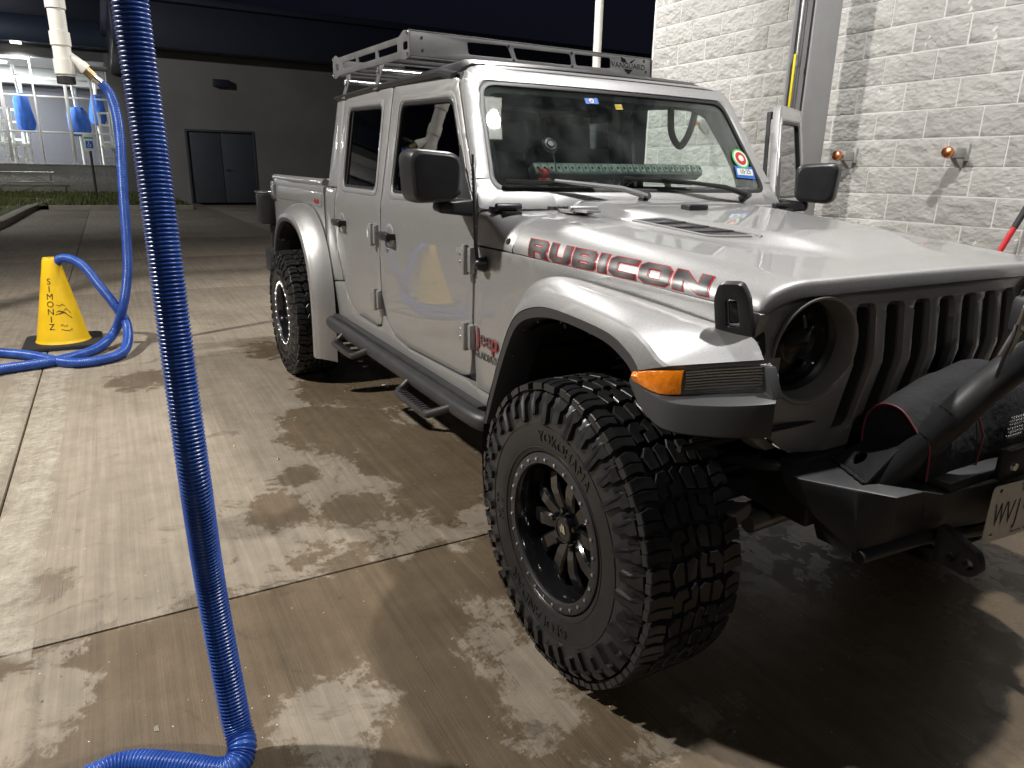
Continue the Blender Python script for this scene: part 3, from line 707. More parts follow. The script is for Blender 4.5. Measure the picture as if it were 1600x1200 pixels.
# car wash with lit windows
wX = -39.2
cw_wall = mat('pale_block', (.36, .35, .335), .85, bump=(9, .9, .04), var=(2, .12, 6)); alu = mat('window_aluminium', (.75, .75, .73), .5)
cwb = empty('car_wash', (wX-3, -6, 0)); tag(cwb, 'car wash building with a tall lit window wall over a pale block base', 'building')
yr = onX((184, 256), wX).y; yL = -15.5; zs = onX((60, 256), wX).z; ztop = onX((60, 90), wX).z
bx('base_wall', (wX-.25, yL, 0), (wX+.05, yr, zs-.05), cw_wall, cwb, .01); bx('sill', (wX-.27, yL, zs-.048), (wX+.12, yr, zs+.02), cw_wall, cwb, .01)
bx('side_wall', (wX-7, yr+.002, 0), (wX+.06, yr+.9, ztop+.5), mat('pilaster_stucco2', (.25, .24, .23), .85), cwb, .02)
bx('lintel', (wX-.25, yL, ztop+.02), (wX+.05, yr, ztop+.5), mat('grey_lintel', (.2, .2, .2), .7), cwb, .01)
bx('fascia', (wX-8, yL, ztop+.502), (wX+1.0, yr+6, ztop+1.6), mat('navy_fascia', (.035, .05, .085), .4, .3), cwb, .05)
bx('roof', (wX-8, yL, ztop+1.603), (wX+.6, yr+6, ztop+3.2), trimd, cwb, .05)
bx('floor', (wX-7, yL, 0), (wX-.26, yr, .05), asph, cwb, 0)
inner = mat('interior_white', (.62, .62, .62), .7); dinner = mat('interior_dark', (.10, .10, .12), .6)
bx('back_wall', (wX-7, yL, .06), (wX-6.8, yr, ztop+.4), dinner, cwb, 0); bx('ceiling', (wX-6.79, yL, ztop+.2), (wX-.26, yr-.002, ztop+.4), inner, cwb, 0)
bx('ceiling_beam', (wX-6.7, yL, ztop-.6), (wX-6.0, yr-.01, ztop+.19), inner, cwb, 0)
mul_px = [3, 103, 186]; cols = [onX((x, 180), wX).y for x in (-90, 8, 108, 186)]
glass_w = mat('window_glass', (.9, .95, .95), .02, trans=1., ior=1.02, alpha=1.)
rows_ = [zs+.02]+[onX((60, y), wX).z for y in (206, 150, 122)]+[ztop+.02]
ysub = []
for a, b_ in zip(cols[:-1], cols[1:]): ysub += [a, (a+b_)/2]
ysub.append(cols[-1])
for k, y in enumerate(ysub): bx('mullion', (wX-.06, y-(.07 if k % 2 == 0 else .035), zs+.021), (wX+.04, y+(.07 if k % 2 == 0 else .035), ztop+.019), alu, cwb, .008)
for i in range(len(ysub)-1):
    for j in range(len(rows_)-1):
        bx('transom', (wX-.05, ysub[i]+.072, rows_[j+1]-.04), (wX+.03, ysub[i+1]-.072, rows_[j+1]+.04), alu, cwb, .006)
        bx('window_pane', (wX-.015, ysub[i]+.072, rows_[j]+.042), (wX-.005, ysub[i+1]-.072, rows_[j+1]-.042), glass_w, cwb, 0)
for k, y_ in enumerate((-4.6, -8.0)):
    bx('soffit_lamp', (wX+.62, y_-.2, ztop+.42), (wX+.92, y_+.2, ztop+.5), lamp_m, cwb, .01)
    L = bpy.data.lights.new('soffit_light', 'SPOT'); L.energy = 900; L.spot_size = R(150); L.spot_blend = .6; L.shadow_soft_size = .12; L.color = (1, .98, .94)
    o = bpy.data.objects.new('soffit_light', L); COL.objects.link(o); o.parent = cwb; o.matrix_parent_inverse = cwb.matrix_world.inverted(); o.matrix_basis = Matrix.Translation((wX+.77, y_, ztop+.40))
tube_l = mat('tube_light', (1, 1, 1), .3, emit=(1, 1, .97), estr=9.)
for k, (y, x) in enumerate(((-5.2, -1.8), (-7.2, -1.8), (-9.4, -1.8), (-6.2, -4.2))):
    lt = box('ceiling_light', (wX+x, y, ztop+.16), (.35, 1.5, .06), tube_l, None, .01); tag(lt, ('ceiling light above the wide blue brush in the car wash', 'ceiling light above the slim blue brush in the car wash', 'ceiling light beyond the slim blue brush at the far end of the car wash', 'ceiling light deep inside by the back wall of the car wash')[k], 'light', 'ceiling lights in the car wash')
    L = bpy.data.lights.new('tube_light', 'AREA'); L.energy = LA[3]; L.size = .35; L.shape = 'RECTANGLE'; L.size_y = 1.5; L.color = (1, 1, .96)
    o = bpy.data.objects.new('tube_light', L); COL.objects.link(o); o.location = (wX+x, y, ztop+.12)
    o.parent = lt
# wash machinery: blue brushes on white gantries
brush_m = mat('blue_brush', (.05, .16, .62), .8, bump=(30, .8, .05), var=(5, .25, 5)); gan = mat('white_gantry', (.7, .7, .68), .45)
def pxat(q, x): return onX(q, x)
def brush(q, x, w, h, tilt, label):
    c = pxat(q, x); s = empty('wash_brush', (c.x, c.y, .05)); tag(s, label, 'brush', 'brushes inside the car wash')
    prof = [(.02, -h/2), (w*.35, -h/2+.02), (w*.5, -h*.3), (w*.48, 0), (w*.42, h*.3), (w*.3, h/2-.03), (.02, h/2)]
    Mx = Matrix.Translation(c) @ Matrix.Rotation(tilt, 4, 'X')
    bm = bmesh.new(); add_lathe(bm, prof, Mx, 28)
    for v in bm.verts: v.co += Vector((rng.uniform(-.03, .03), rng.uniform(-.04, .04), rng.uniform(-.02, .02)))
    bmesh.ops.recalc_face_normals(bm, faces=bm.faces); finish('bristles', bm, brush_m, s)
    tube('shaft', [Mx @ Vector((0, 0, -h/2-.3)), Mx @ Vector((0, 0, h/2+1.2))], .06, gan, s)
    tube('stand', [(c.x-.4, c.y, .05), (c.x-.4, c.y, c.z+h/2+.9), tuple(Mx @ Vector((0, 0, h/2+.8)))], .08, gan, s)
brush((37, 176), wX-1.6, .75, 1.75, .08, 'slim blue wash brush between white gantry legs')
brush((123, 190), wX-2.0, 1.0, 1.35, .05, 'wide blue wash brush with white arm')
brush((152, 172), wX-3.2, .75, 1.45, -.05, 'upper blue wash brush near the window edge')
for q, x, gl_ in (((10, 200), -1.2, 'white gantry frame close behind the glass beside the slim brush'), ((28, 215), -2.4, 'white gantry frame deeper inside, under the slim blue brush'), ((165, 200), -1.4, 'white gantry frame by the window edge next to the accessible parking sign')):
    c = pxat(q, wX+x); gt = empty('wash_gantry', (c.x, c.y, .05)); tag(gt, gl_, 'gantry', 'gantries in the car wash')
    for dy in (-.22, .22): bx('leg', (c.x-.06, c.y+dy-.06, .05), (c.x+.06, c.y+dy+.06, 3.9), gan, gt, .01)
    for zz in (.9, 1.7, 2.5, 3.3, 3.85): bx('crossbar', (c.x-.05, c.y-.161, zz-.05), (c.x+.05, c.y+.161, zz+.05), gan, gt, .01)
    bx('arm', (c.x+.061, c.y-.3, 2.2), (c.x+.6, c.y+.5, 2.35), gan, gt, .01)
# railing, sign
ral = mat('rail_steel', (.35, .34, .32), .45, .6); rX = -37.6
rg_ = empty('railing', (rX, -8, .12)); tag(rg_, 'low steel railing with slanted braces before the car wash wall', 'railing')
yA, yB = -12, onX((84, 270), rX).y; zA, zB = onX((40, 269), rX).z, onX((40, 284), rX).z
tube('top_rail', [(rX, yA, zA), (rX, yB, zA)], .03, ral, rg_); tube('mid_rail', [(rX, yA, zB), (rX, yB, zB)], .03, ral, rg_)
for y in (yA+.2, onX((-20, 280), rX).y, yB-.15): tube('post', [(rX, y, .1), (rX, y, zA)], .035, ral, rg_)
pk = onX((33, 269), rX).y
tube('brace', [(rX, pk, zA-.03), (rX, pk-1.0, zB)], .02, ral, rg_); tube('brace', [(rX, pk+.1, zA-.03), (rX, pk+1.1, zB)], .02, ral, rg_)
sb = gp(153, 317); sX = sb.x
sg = empty('parking_sign', (sX, sb.y, 0)); tag(sg, 'white accessible parking sign on a thin dark post', 'sign')
zt_, zb2 = onX((143, 210), sX).z, onX((143, 236), sX).z; ysg = onX((143, 224), sX).y
tube('post', [(sX, sb.y, 0), (sX, sb.y, zt_-.05)], .045, mat('dark_post', (.05, .05, .05), .5, .5), sg)
wS = abs(onX((152, 224), sX).y-onX((134, 224), sX).y)
bx('sign_plate', (sX+.05, sb.y-wS/2, zb2), (sX+.06, sb.y+wS/2, zt_), mat('sign_white', (.6, .64, .6), .4), sg, .004)
bx('blue_symbol', (sX+.0605, sb.y-.12, (zt_+zb2)/2-.20), (sX+.064, sb.y+.12, (zt_+zb2)/2+.06), mat('sign_blue', (.02, .09, .4), .4), sg, 0)
def smap(x, y, z): return Vector((sX+.0645, sb.y+x, (zt_+zb2)/2-.07+y))
whs = mat('sign_symbol_white', (.8, .8, .8), .5)
bm = bmesh.new()
for c_, r_, th in (((-.01, -.035), .055, .014),):
    for k in range(20):
        a = 2*math.pi*k/20; a2 = 2*math.pi*(k+1)/20
        vs_ = [bm.verts.new(smap(c_[0]+rr_*math.cos(aa), c_[1]+rr_*math.sin(aa), 0)) for rr_, aa in ((r_, a), (r_, a2), (r_-th, a2), (r_-th, a))]; bm.faces.new(vs_)
for (x0, y0, x1, y1) in ((-.03, .0, -.01, .06), (-.03, .0, .045, .016), (.035, -.055, .05, .016)):
    bm.faces.new([bm.verts.new(smap(x, y, 0)) for x, y in ((x0, y0), (x1, y0), (x1, y1), (x0, y1))])
add_lathe(bm, [(.0, 0), (.018, 0)], axis_matrix(smap(-.02, .08, 0), (1, 0, 0)), 12)
finish('wheelchair_symbol', bm, whs, sg, smooth=False)
bx('green_border', (sX+.0605, sb.y-wS/2+.03, zt_-.16), (sX+.063, sb.y+wS/2-.03, zt_-.10), mat('sign_green', (.05, .3, .12), .5), sg, 0)
# ================================================================= PICKUP TRUCK (X forward, front axle at X = 0)
PAINT = paint_material()
BLK = mat('black_plastic', (.024, .024, .026), .38, bump=(260, .12, .001), var=(20, .15, 4))
BLKG = mat('satin_black_steel', (.028, .028, .03), .46, bump=(200, .1, .001), var=(14, .2, 5))
GREYP = mat('grey_flare_trim', (.045, .046, .049), .5, bump=(260, .1, .001))
RUB = mat('tyre_rubber', (.020, .020, .021), .33, bump=(120, .15, .001), var=(30, .3, 5))
RUBW = mat('tyre_sidewall', (.014, .014, .015), .36, var=(12, .3, 6))
GLOSS = mat('gloss_black', (.008, .008, .009), .16, coat=.6)
CHR = mat('zinc', (.75, .75, .74), .25, 1.)
DARKIN = mat('interior_black', (.02, .02, .022), .7)
LINER = mat('liner_black', (.012, .012, .013), .6, bump=(60, .3, .003))
SEAL = mat('rubber_seal', (.012, .012, .012), .45)
WS = mat('windshield_glass', (.80, .93, .89), .015, trans=1., ior=1.45)
TINT = mat('tinted_glass', (.10, .11, .12), .01, trans=1., ior=1.45)
GRILLE = mat('grille_paint', (.27, .266, .262), .40, .25, coat=.5, coat_rough=.1)
n = WS.node_tree.nodes; l = WS.node_tree.links    # dust and water spots on the windshield
pb_ = n['Principled BSDF']; df = n.new('ShaderNodeBsdfDiffuse'); df.inputs[0].default_value = (.8, .85, .85, 1); mx = n.new('ShaderNodeMixShader')
tc = n.new('ShaderNodeTexCoord'); tn = n.new('ShaderNodeTexNoise'); tn.inputs['Scale'].default_value = 5; tn.inputs['Detail'].default_value = 10; tn.inputs['Roughness'].default_value = .75
vo = n.new('ShaderNodeTexVoronoi'); vo.inputs['Scale'].default_value = 70
l.new(tc.outputs['Object'], tn.inputs['Vector']); l.new(tc.outputs['Object'], vo.inputs['Vector'])
mr = n.new('ShaderNodeMapRange'); mr.inputs[1].default_value = .42; mr.inputs[2].default_value = .8; mr.inputs[3].default_value = .004; mr.inputs[4].default_value = .05; l.new(tn.outputs['Fac'], mr.inputs[0])
lt_ = n.new('ShaderNodeMath'); lt_.operation = 'LESS_THAN'; lt_.inputs[1].default_value = .09; l.new(vo.outputs['Distance'], lt_.inputs[0])
ma = n.new('ShaderNodeMath'); ma.operation = 'MULTIPLY_ADD'; ma.inputs[1].default_value = .05; l.new(lt_.outputs[0], ma.inputs[0]); l.new(mr.outputs[0], ma.inputs[2])
l.new(ma.outputs[0], mx.inputs[0]); l.new(pb_.outputs[0], mx.inputs[1]); l.new(df.outputs[0], mx.inputs[2]); l.new(mx.outputs[0], n['Material Output'].inputs['Surface'])
truck = empty('pickup_truck', (-1.74, 0, 0)); tag(truck, 'silver four-door pickup truck with roof rack and big off-road tyres', 'pickup truck')
MIR = Matrix.Diagonal((1, -1, 1, 1))
def both(fn):
    for s in (0, 1):
        XF[0] = MIR if s else Matrix.Identity(4); fn(s)
    XF[0] = Matrix.Identity(4)

def yb(z): return -(.79-.02*max(0, (1.05-z)/.5)**2) if z < 1.24 else -(.789-(z-1.24)*.17)
def smap(x, z):
    # swell of the door skin between sill and belt
    y = yb(z); e = .01; dy = (yb(z+e)-yb(z-e))/(2*e)
    return (x, y, z), (0, -1, -dy if False else dy)
def sidemap(x, z):
    y = yb(z); e = .01; dy = (yb(z+e)-yb(z-e))/(2*e)      # y grows with z above the belt
    return (x, y, z), (0, -1, dy)

# ---- doors
FD = [(-1.905, 1.768), (-1.893, 1.55), (-1.885, 1.30), (-1.893, 1.15), (-1.922, 1.0), (-1.928, .80), (-1.885, .68), (-1.79, .605), (-1.62, .588), (-1.0, .606), (-.925, .625), (-.895, .72), (-.882, .9), (-.868, 1.15), (-.868, 1.285), (-1.034, 1.517), (-1.172, 1.715), (-1.20, 1.742)]
RD = [(-2.71, 1.785), (-2.695, 1.5), (-2.674, 1.3), (-2.70, 1.2), (-2.728, 1.08), (-2.69, .95), (-2.61, .80), (-2.51, .655), (-2.40, .612), (-2.06, .607), (-1.985, .625), (-1.945, .70), (-1.94, .80), (-1.934, 1.0), (-1.905, 1.15), (-1.897, 1.30), (-1.905, 1.55), (-1.917, 1.768)]
FW = [(-1.785, 1.692), (-1.205, 1.668), (-1.03, 1.43), (-.955, 1.298), (-1.765, 1.292)]
RW = [(-2.60, 1.716), (-2.035, 1.698), (-1.99, 1.298), (-2.555, 1.303)]
def shrink(poly, d):
    c = (sum(p[0] for p in poly)/len(poly), sum(p[1] for p in poly)/len(poly)); out = []
    for i in range(len(poly)):
        a, p, b_ = Vector(poly[i-1]), Vector(poly[i]), Vector(poly[(i+1) % len(poly)])
        n1 = Vector((-(p-a).y, (p-a).x)); n2 = Vector((-(b_-p).y, (b_-p).x))
        if n1.length < 1e-9: n1 = n2.copy()
        if n2.length < 1e-9: n2 = n1.copy()
        n1.normalize(); n2.normalize(); nn = (n1+n2); nn = nn/max(.6, nn.dot(n1)) if nn.length > 1e-6 else n1
        out.append((p.x+nn.x*d, p.y+nn.y*d))
    area = sum(poly[i-1][0]*poly[i][1]-poly[i][0]*poly[i-1][1] for i in range(len(poly)))
    a2 = sum(out[i-1][0]*out[i][1]-out[i][0]*out[i-1][1] for i in range(len(out)))
    if (abs(a2) > abs(area)) == (d > 0): return shrink(poly, -d) if False else [(2*p[0]-q[0], 2*p[1]-q[1]) for p, q in zip(poly, out)]
    return out
def hinge(cx, cz, parent):
    bm = bmesh.new()
    y0 = yb(cz)
    out = rounded([(cx-.085, cz-.022), (cx+.005, cz-.045), (cx+.005, cz+.045), (cx-.085, cz+.035)], .012)
    add_poly8(bm, [(p[0], y0-.001, p[1]) for p in out], [(p[0], y0-.016, p[1]) for p in out])
    add_poly8(bm, [(cx+.012, y0-.001, cz-.05), (cx+.05, y0-.001, cz-.05), (cx+.05, y0-.001, cz+.05), (cx+.012, y0-.001, cz+.05)], [(cx+.012, y0-.02, cz-.045), (cx+.045, y0-.02, cz-.045), (cx+.045, y0-.02, cz+.045), (cx+.012, y0-.02, cz+.045)])
    add_tube(bm, [(cx+.008, y0-.022, cz-.055), (cx+.008, y0-.022, cz+.055)], .014, 12)
    bmesh.ops.recalc_face_normals(bm, faces=bm.faces)
    h = finish('hinge', bm, PAINT, parent, .003)
    bm = bmesh.new()
    for dz in (-.015, .015): add_lathe(bm, [(0, .018), (.006, .018), (.008, .0155)], axis_matrix((cx-.05, y0, cz+dz), (0, -1, 0)), 10)
    bmesh.ops.recalc_face_normals(bm, faces=bm.faces); finish('hinge_bolts', bm, CHR, parent)
def handle(cx, cz, parent):
    y0 = yb(cz); out = rounded([(cx-.075, cz-.02), (cx+.085, cz-.024), (cx+.085, cz+.02), (cx+.03, cz+.024), (cx-.075, cz+.018)], .012)
    bm = bmesh.new(); add_poly8(bm, [(p[0], y0-.028, p[1]) for p in out], [(lerp(cx, p[0], .94), y0-.046, lerp(cz, p[1], .8)) for p in out])
    for dx in (-.06, .07): add_box(bm, (cx+dx, y0-.014, cz), (.026, .032, .03))
    bmesh.ops.recalc_face_normals(bm, faces=bm.faces); finish('door_handle', bm, BLK, parent, .004)
    bm = bmesh.new(); add_lathe(bm, [(0, .003), (.03, .003), (.05, .004), (.055, .001)], axis_matrix((cx+.01, y0, cz+.002), (0, -1, 0)), 24)
    finish('handle_cup', bm, PAINT, parent)
def seal_ring(win, name, parent, m, o, i, off, th):
    outer = rounded(shrink(win, o), .05); inner = rounded(shrink(win, i), .04)
    panel(name, outer, [inner], sidemap, th, m, parent, bevel=.002, off=off, cu=.4, cv=.12)
def door(kind, outline, win, open_=False):
    nm = 'front_door' if kind == 'f' else 'rear_door'
    ol = rounded(outline, .025, 3)
    d = panel(nm, ol, [rounded(win, .055, 6)], sidemap, .035, PAINT, truck, bevel=.006)
    if open_: d['label'] = 'front door swung wide open'
    # stepped frame round the window, seal, glass
    seal_ring(win, 'window_frame', d, GREYP if kind == 'x' else PAINT, -.028, -.004, .004, .012)
    seal_ring(win, 'window_seal', d, SEAL, -.006, .014, -.002, .02)
    panel('window_glass', rounded(shrink(win, .004), .045), [], sidemap, .005, TINT, d, bevel=0, off=-.014, cu=.4, cv=.15)
    if kind == 'r':
        panel('window_divider', [(-2.53, 1.30), (-2.512, 1.30), (-2.535, 1.712), (-2.553, 1.712)], [], sidemap, .01, SEAL, d, bevel=.001, off=-.008, cu=.4, cv=.15)
        handle(-2.565, 1.105, d); hinge(-1.985, 1.085, d); hinge(-1.985, .76, d)
    else:
        handle(-1.775, 1.095, d); hinge(-.90, 1.082, d); hinge(-.91, .79, d)
        lathe('lock_cylinder', [(0, .004), (.012, .004), (.014, .001)], axis_matrix((-1.80, yb(1.03), 1.025), (0, -1, 0)), CHR, d, 16)
    # inner trim
    tr = rounded(shrink([p for p in outline if p[1] < 1.29], .05), .03, 2)
    def inmap(x, z): (p, n_) = sidemap(x, z); return (p[0], p[1]+.05, p[2]), n_
    panel('door_trim', tr, [], inmap, .05, DARKIN, d, bevel=.008)
    ring = rounded(shrink(outline, .03), .03, 2)
    panel('inner_frame', ring, [rounded(shrink(win, -.015), .05)], inmap, .02, DARKIN, d, bevel=.003)
    if kind == 'f': mirror(d)
    return d
def mirror(d):
    # head: rounded box, wide across the truck, hollow of detail; arm and triangular foot
    y0, y1, z0, z1 = -1.052, -.870, 1.283, 1.466; xf = -.80
    secs = [(0, .80, .82), (.012, .93, .94), (.04, .99, 1.0), (.085, 1.0, 1.0), (.115, .97, .98), (.122, .92, .94)]
    cyy, czz = (y0+y1)/2, (z0+z1)/2; bm = bmesh.new(); G = []
    base = rounded([(y0+.012, z0), (y1, z0+.01), (y1+.006, z1-.012), (y0, z1)], .045, 6)
    for dx, sy, sz in secs:
        G.append([(xf-dx-.06*(p[0]-y1)/(y0-y1)*0-.03*((p[0]-y0)/(y1-y0)-.5)*-1, cyy+(p[0]-cyy)*sy, czz+(p[1]-czz)*sz) for p in base])
    V = add_grid(bm, G, closed_v=True); bm.faces.new(V[0][::-1]); bm.faces.new(V[-1]); bmesh.ops.recalc_face_normals(bm, faces=bm.faces)
    finish('mirror_housing', bm, BLK, d, .006, seg=3, sharp=50)
    g = [(-.925, cyy+(p[0]-cyy)*.9, czz+(p[1]-czz)*.9) for p in base]
    prism('mirror_glass', g, [(p[0]-.004, p[1], p[2]) for p in g], mat('mirror_silver', (.8, .8, .8), .02, 1.), d, 0)
    bm = bmesh.new()
    add_poly8(bm, [(-.86, -.79, 1.235), (-.86, -.79, 1.30), (-.98, -.79, 1.30), (-.99, -.79, 1.25)], [(-.85, -.93, 1.25), (-.85, -.93, 1.288), (-.92, -.93, 1.288), (-.92, -.93, 1.258)])
    bmesh.ops.recalc_face_normals(bm, faces=bm.faces); finish('mirror_arm', bm, BLK, d, .012, seg=3)
    panel('mirror_foot', rounded([(-.885, 1.29), (-1.06, 1.49), (-1.05, 1.44), (-.985, 1.298)], .006), [], sidemap, .02, BLK, d, bevel=.003, off=.008)

hingeL = Vector((-.875, .80, 0))
def doors(s):
    if s == 0: door('f', FD, FW); door('r', RD, RW)
    else:
        door('r', RD, RW)
        XF[0] = Matrix.Translation(hingeL) @ Matrix.Rotation(R(-58.5), 4, 'Z') @ Matrix.Translation(-hingeL) @ MIR
        door('f', FD, FW, True)
both(doors)

# ---- cab shell around the doors
def cab(s):
    # dark inner jamb behind the shut lines
    def jm(x, z): (p, n_) = sidemap(x, z); return (p[0], p[1]+.028, p[2]), n_
    if True:
        holes = [rounded(shrink(FW, -.02), .05), rounded(shrink(RW, -.02), .05)] if s == 0 else [rounded(shrink(FD, .03), .04, 2), rounded(shrink(RW, -.02), .05)]
        panel('door_jamb', rounded([(-2.78, .60), (-.84, .585), (-.845, 1.28), (-1.03, 1.53), (-1.19, 1.765), (-2.78, 1.80)], .02), holes, jm, .02, mat('jamb_dark', (.05, .05, .05), .6), truck, bevel=0)
    # sill
    panel('rocker_panel', rounded([(-2.92, .50), (-.62, .49), (-.66, .585), (-.86, .585), (-.98, .594), (-1.62, .576), (-1.80, .594), (-1.90, .665), (-1.936, .68), (-1.975, .615), (-2.06, .595), (-2.41, .60), (-2.53, .65), (-2.62, .76), (-2.92, .72)], .012, 2), [], sidemap, .05, PAINT, truck, bevel=.005)
    # cab rear corner, from sill to roof
    panel('cab_corner', rounded([(-2.925, .725), (-2.63, .765), (-2.70, .94), (-2.742, 1.08), (-2.712, 1.2), (-2.688, 1.29), (-2.905, 1.29)], .012, 2), [], sidemap, .06, PAINT, truck, bevel=.006)
    panel('hardtop_corner', rounded([(-2.885, 1.298), (-2.688, 1.298), (-2.708, 1.5), (-2.724, 1.79), (-2.875, 1.795)], .008, 2), [], sidemap, .06, PAINT, truck, bevel=.008, off=-.004)
    # fender and cowl side
    def fm(x, z):
        y = -interp(x, [-.90, -.61, -.2, .36, .45], [.789, .772, .742, .682, .67])
        if z < 1.0: y = lerp(y, yb(z), sstep(-.55, -.80, x))
        return (x, y, z), (.08 if x > -.7 else 0, -1, 0)
    panel('front_fender', rounded([(-.872, .592), (-.66, .592), (-.60, .62), (-.53, .85), (-.47, .99), (-.38, 1.045), (-.1, 1.06), (.2, 1.03), (.37, 1.02), (.385, 1.095), (-.1, 1.118), (-.58, 1.130), (-.856, 1.133), (-.856, 1.0), (-.868, .85)], .008, 2), [], fm, .03, PAINT, truck, bevel=.004)
both(cab)
# left side has no closed front door: body pillar edge is carried by the jamb
prism('cab_rear_wall', [(-2.87, -.74, .6), (-2.87, .74, .6), (-2.87, .74, 1.30), (-2.87, -.74, 1.30)], [(-2.82, -.74, .6), (-2.82, .74, .6), (-2.82, .74, 1.30), (-2.82, -.74, 1.30)], PAINT, truck, 0)
rw_ = [(-.66, 1.30), (.66, 1.30), (.60, 1.78), (-.60, 1.78)]
def rwm(u, v): return (-2.875+(v-1.3)*.02, u, v), (-1, 0, 0)
panel('cab_back_panel', [(-.73, 1.302), (.73, 1.302), (.66, 1.79), (-.66, 1.79)][::-1], [rounded(shrink(rw_, .05), .05)], rwm, .04, PAINT, truck, bevel=.004, cu=.5, cv=.3)
panel('rear_window', rounded(shrink(rw_, .045), .05)[::-1], [], rwm, .006, TINT, truck, bevel=0, off=-.015, cu=.5, cv=.3)

# ---- windshield frame, glass, wipers
Sv = Vector((-.561, 0, .828)); Bv = Vector((-.871, 0, 1.3289)); Nv = Vector((.828, 0, .561))
def wmap(u, v):
    bow = .035*(1-(u/.72)**2); p = Bv+Sv*v+Vector((bow, u, 0)); n_ = Nv+Vector((0, .07*u/.72*1.0, 0)); return p, n_
gl = [(-.714, 0), (.714, 0), (.640, .49), (-.640, .49)]
fr = [(-.782, -.072), (.782, -.072), (.765, .03), (.700, .50), (.66, .553), (-.66, .553), (-.700, .50), (-.765, .03)]
wf = panel('windshield_frame', rounded(fr, [.02, .02, .02, .06, .05, .05, .06, .02], 5), [rounded(gl, [.07, .07, .06, .06], 8)], wmap, .055, PAINT, truck, bevel=.012, cu=.1, cv=.06)
panel('windshield_seal', rounded(shrink(gl, -.004), .07, 8), [rounded(shrink(gl, .018), .06, 8)], wmap, .02, SEAL, wf, bevel=.001, off=-.004, cu=.1, cv=.1)
panel('windshield_glass', rounded(shrink(gl, .006), .06, 8), [], wmap, .006, WS, wf, bevel=0, off=-.010, cu=.1, cv=.1)
panel('glass_edge_band', rounded(shrink(gl, .012), .06, 8), [rounded([(-.675, .035), (.675, .035), (.612, .445), (-.612, .445)], .06, 8)], wmap, .001, mat('frit_black', (.006, .006, .006), .3), wf, bevel=0, off=-.018, cu=.1, cv=.1)
# header roll to the roof and A pillars' backs
def hdr(s):
    pass
hd_pts = []
bm = bmesh.new(); G = []
for k in range(25):
    u = -.69+1.38*k/24; p, n_ = wmap(u*.96, .548); e = max(0, (abs(u)-.60)/.09); dz = -.03*e*e
    G.append([p+n_*0.0+Vector((0, 0, dz)), p+Vector((-.02, 0, .012+dz)), p+Vector((-.05, 0, .016+dz)), p+Vector((-.085, 0, .012+dz)), p+Vector((-.085, 0, -.05+dz))])
add_grid(bm, G); bmesh.ops.recalc_face_normals(bm, faces=bm.faces); finish('windshield_header', bm, PAINT, truck, sharp=60)
# roof: black hard top with drip rails
bm = bmesh.new(); G = []
for i in range(31):
    x = -1.265-(1.625)*i/30; row = []
    for k in range(33):
        u = -1+2*k/32; y = u*.69; a = abs(u)
        z = 1.818+.010*(1-u*u)-(.05*max(0, (a-.88)/.12)**2)
        if i > 28: z -= .012*(i-28)
        if i == 0: z -= .02
        z += .008*(1 if (x > -1.78 and a < .9) else 0)
        row.append((x, y, z))
    G.append(row)
add_grid(bm, G); bmesh.ops.recalc_face_normals(bm, faces=bm.faces)
g = bmesh.ops.extrude_face_region(bm, geom=bm.faces[:])
for v in g['geom']:
    if isinstance(v, bmesh.types.BMVert): v.co.z -= .03
bmesh.ops.recalc_face_normals(bm, faces=bm.faces)
roof = finish('roof', bm, BLK, truck, sharp=40)
def rail(s):
    bm = bmesh.new()
    pr_ = [(-.683, 1.806), (-.706, 1.798), (-.712, 1.788), (-.706, 1.778), (-.69, 1.772)]
    G = [[(x, y, z-(.022 if x > -1.3 else 0)-.016*max(0, (x+2.0)/.75)) for y, z in pr_] for x in [-1.235+(-1.655)*k/12 for k in range(13)]]
    V = add_grid(bm, G); bmesh.ops.recalc_face_normals(bm, faces=bm.faces); 
    g = bmesh.ops.solidify(bm, geom=bm.faces[:], thickness=.01)
    finish('drip_rail', bm, BLK, roof, sharp=50)
    bm = bmesh.new(); add_box(bm, (-1.79, -.60, 1.84), (.016, .18, .012)); finish('roof_seam', bm, SEAL, roof)
both(rail)
def wiper(pivot, tip_a, tip_b, arm_m, name):
    """pivot and blade ends in (u, v) on the windshield"""
    P = lambda u, v, h: wmap(u, v)[0]+Vector(wmap(u, v)[1]).normalized()*h
    bl = [P(lerp(tip_a[0], tip_b[0], k/8), lerp(tip_a[1], tip_b[1], k/8), .014) for k in range(9)]
    w = tube(name, [P(pivot[0], pivot[1], .035), P(lerp(pivot[0], tip_a[0]*.5+tip_b[0]*.5, .3), lerp(pivot[1], (tip_a[1]+tip_b[1])/2, .35)+.004, .045), P((tip_a[0]+tip_b[0])/2, (tip_a[1]+tip_b[1])/2, .03)], [.013, .010, .006], arm_m, truck, 8)
    bm = bmesh.new(); add_tube(bm, bl, .009, 6); bmesh.ops.recalc_face_normals(bm, faces=bm.faces); finish('wiper_blade', bm, SEAL, w)
    bm = bmesh.new(); add_tube(bm, [P(pivot[0], pivot[1], .0), P(pivot[0], pivot[1], .045)], .018, 12); bmesh.ops.recalc_face_normals(bm, faces=bm.faces); finish('wiper_pivot', bm, BLK, w)
def ws_inv(q):
    v = ray(q); best = None
    for _ in range(1):
        n_ = np.array(Nv); t_ = ((np.array(Bv)-_C)@n_)/(v@n_); P = _C+v*t_
        u = P[1]; bow = .035*(1-(u/.72)**2); t_ = ((np.array(Bv)+np.array([bow, 0, 0])-_C)@n_)/(v@n_); P = _C+v*t_
        D = P-np.array(Bv); return float(P[1]), float((D[0]-bow)*Sv[0]+D[2]*Sv[2])
wiper(ws_inv((1002, 314)), ws_inv((788, 287)), ws_inv((930, 291)), PAINT, 'wiper_arm')
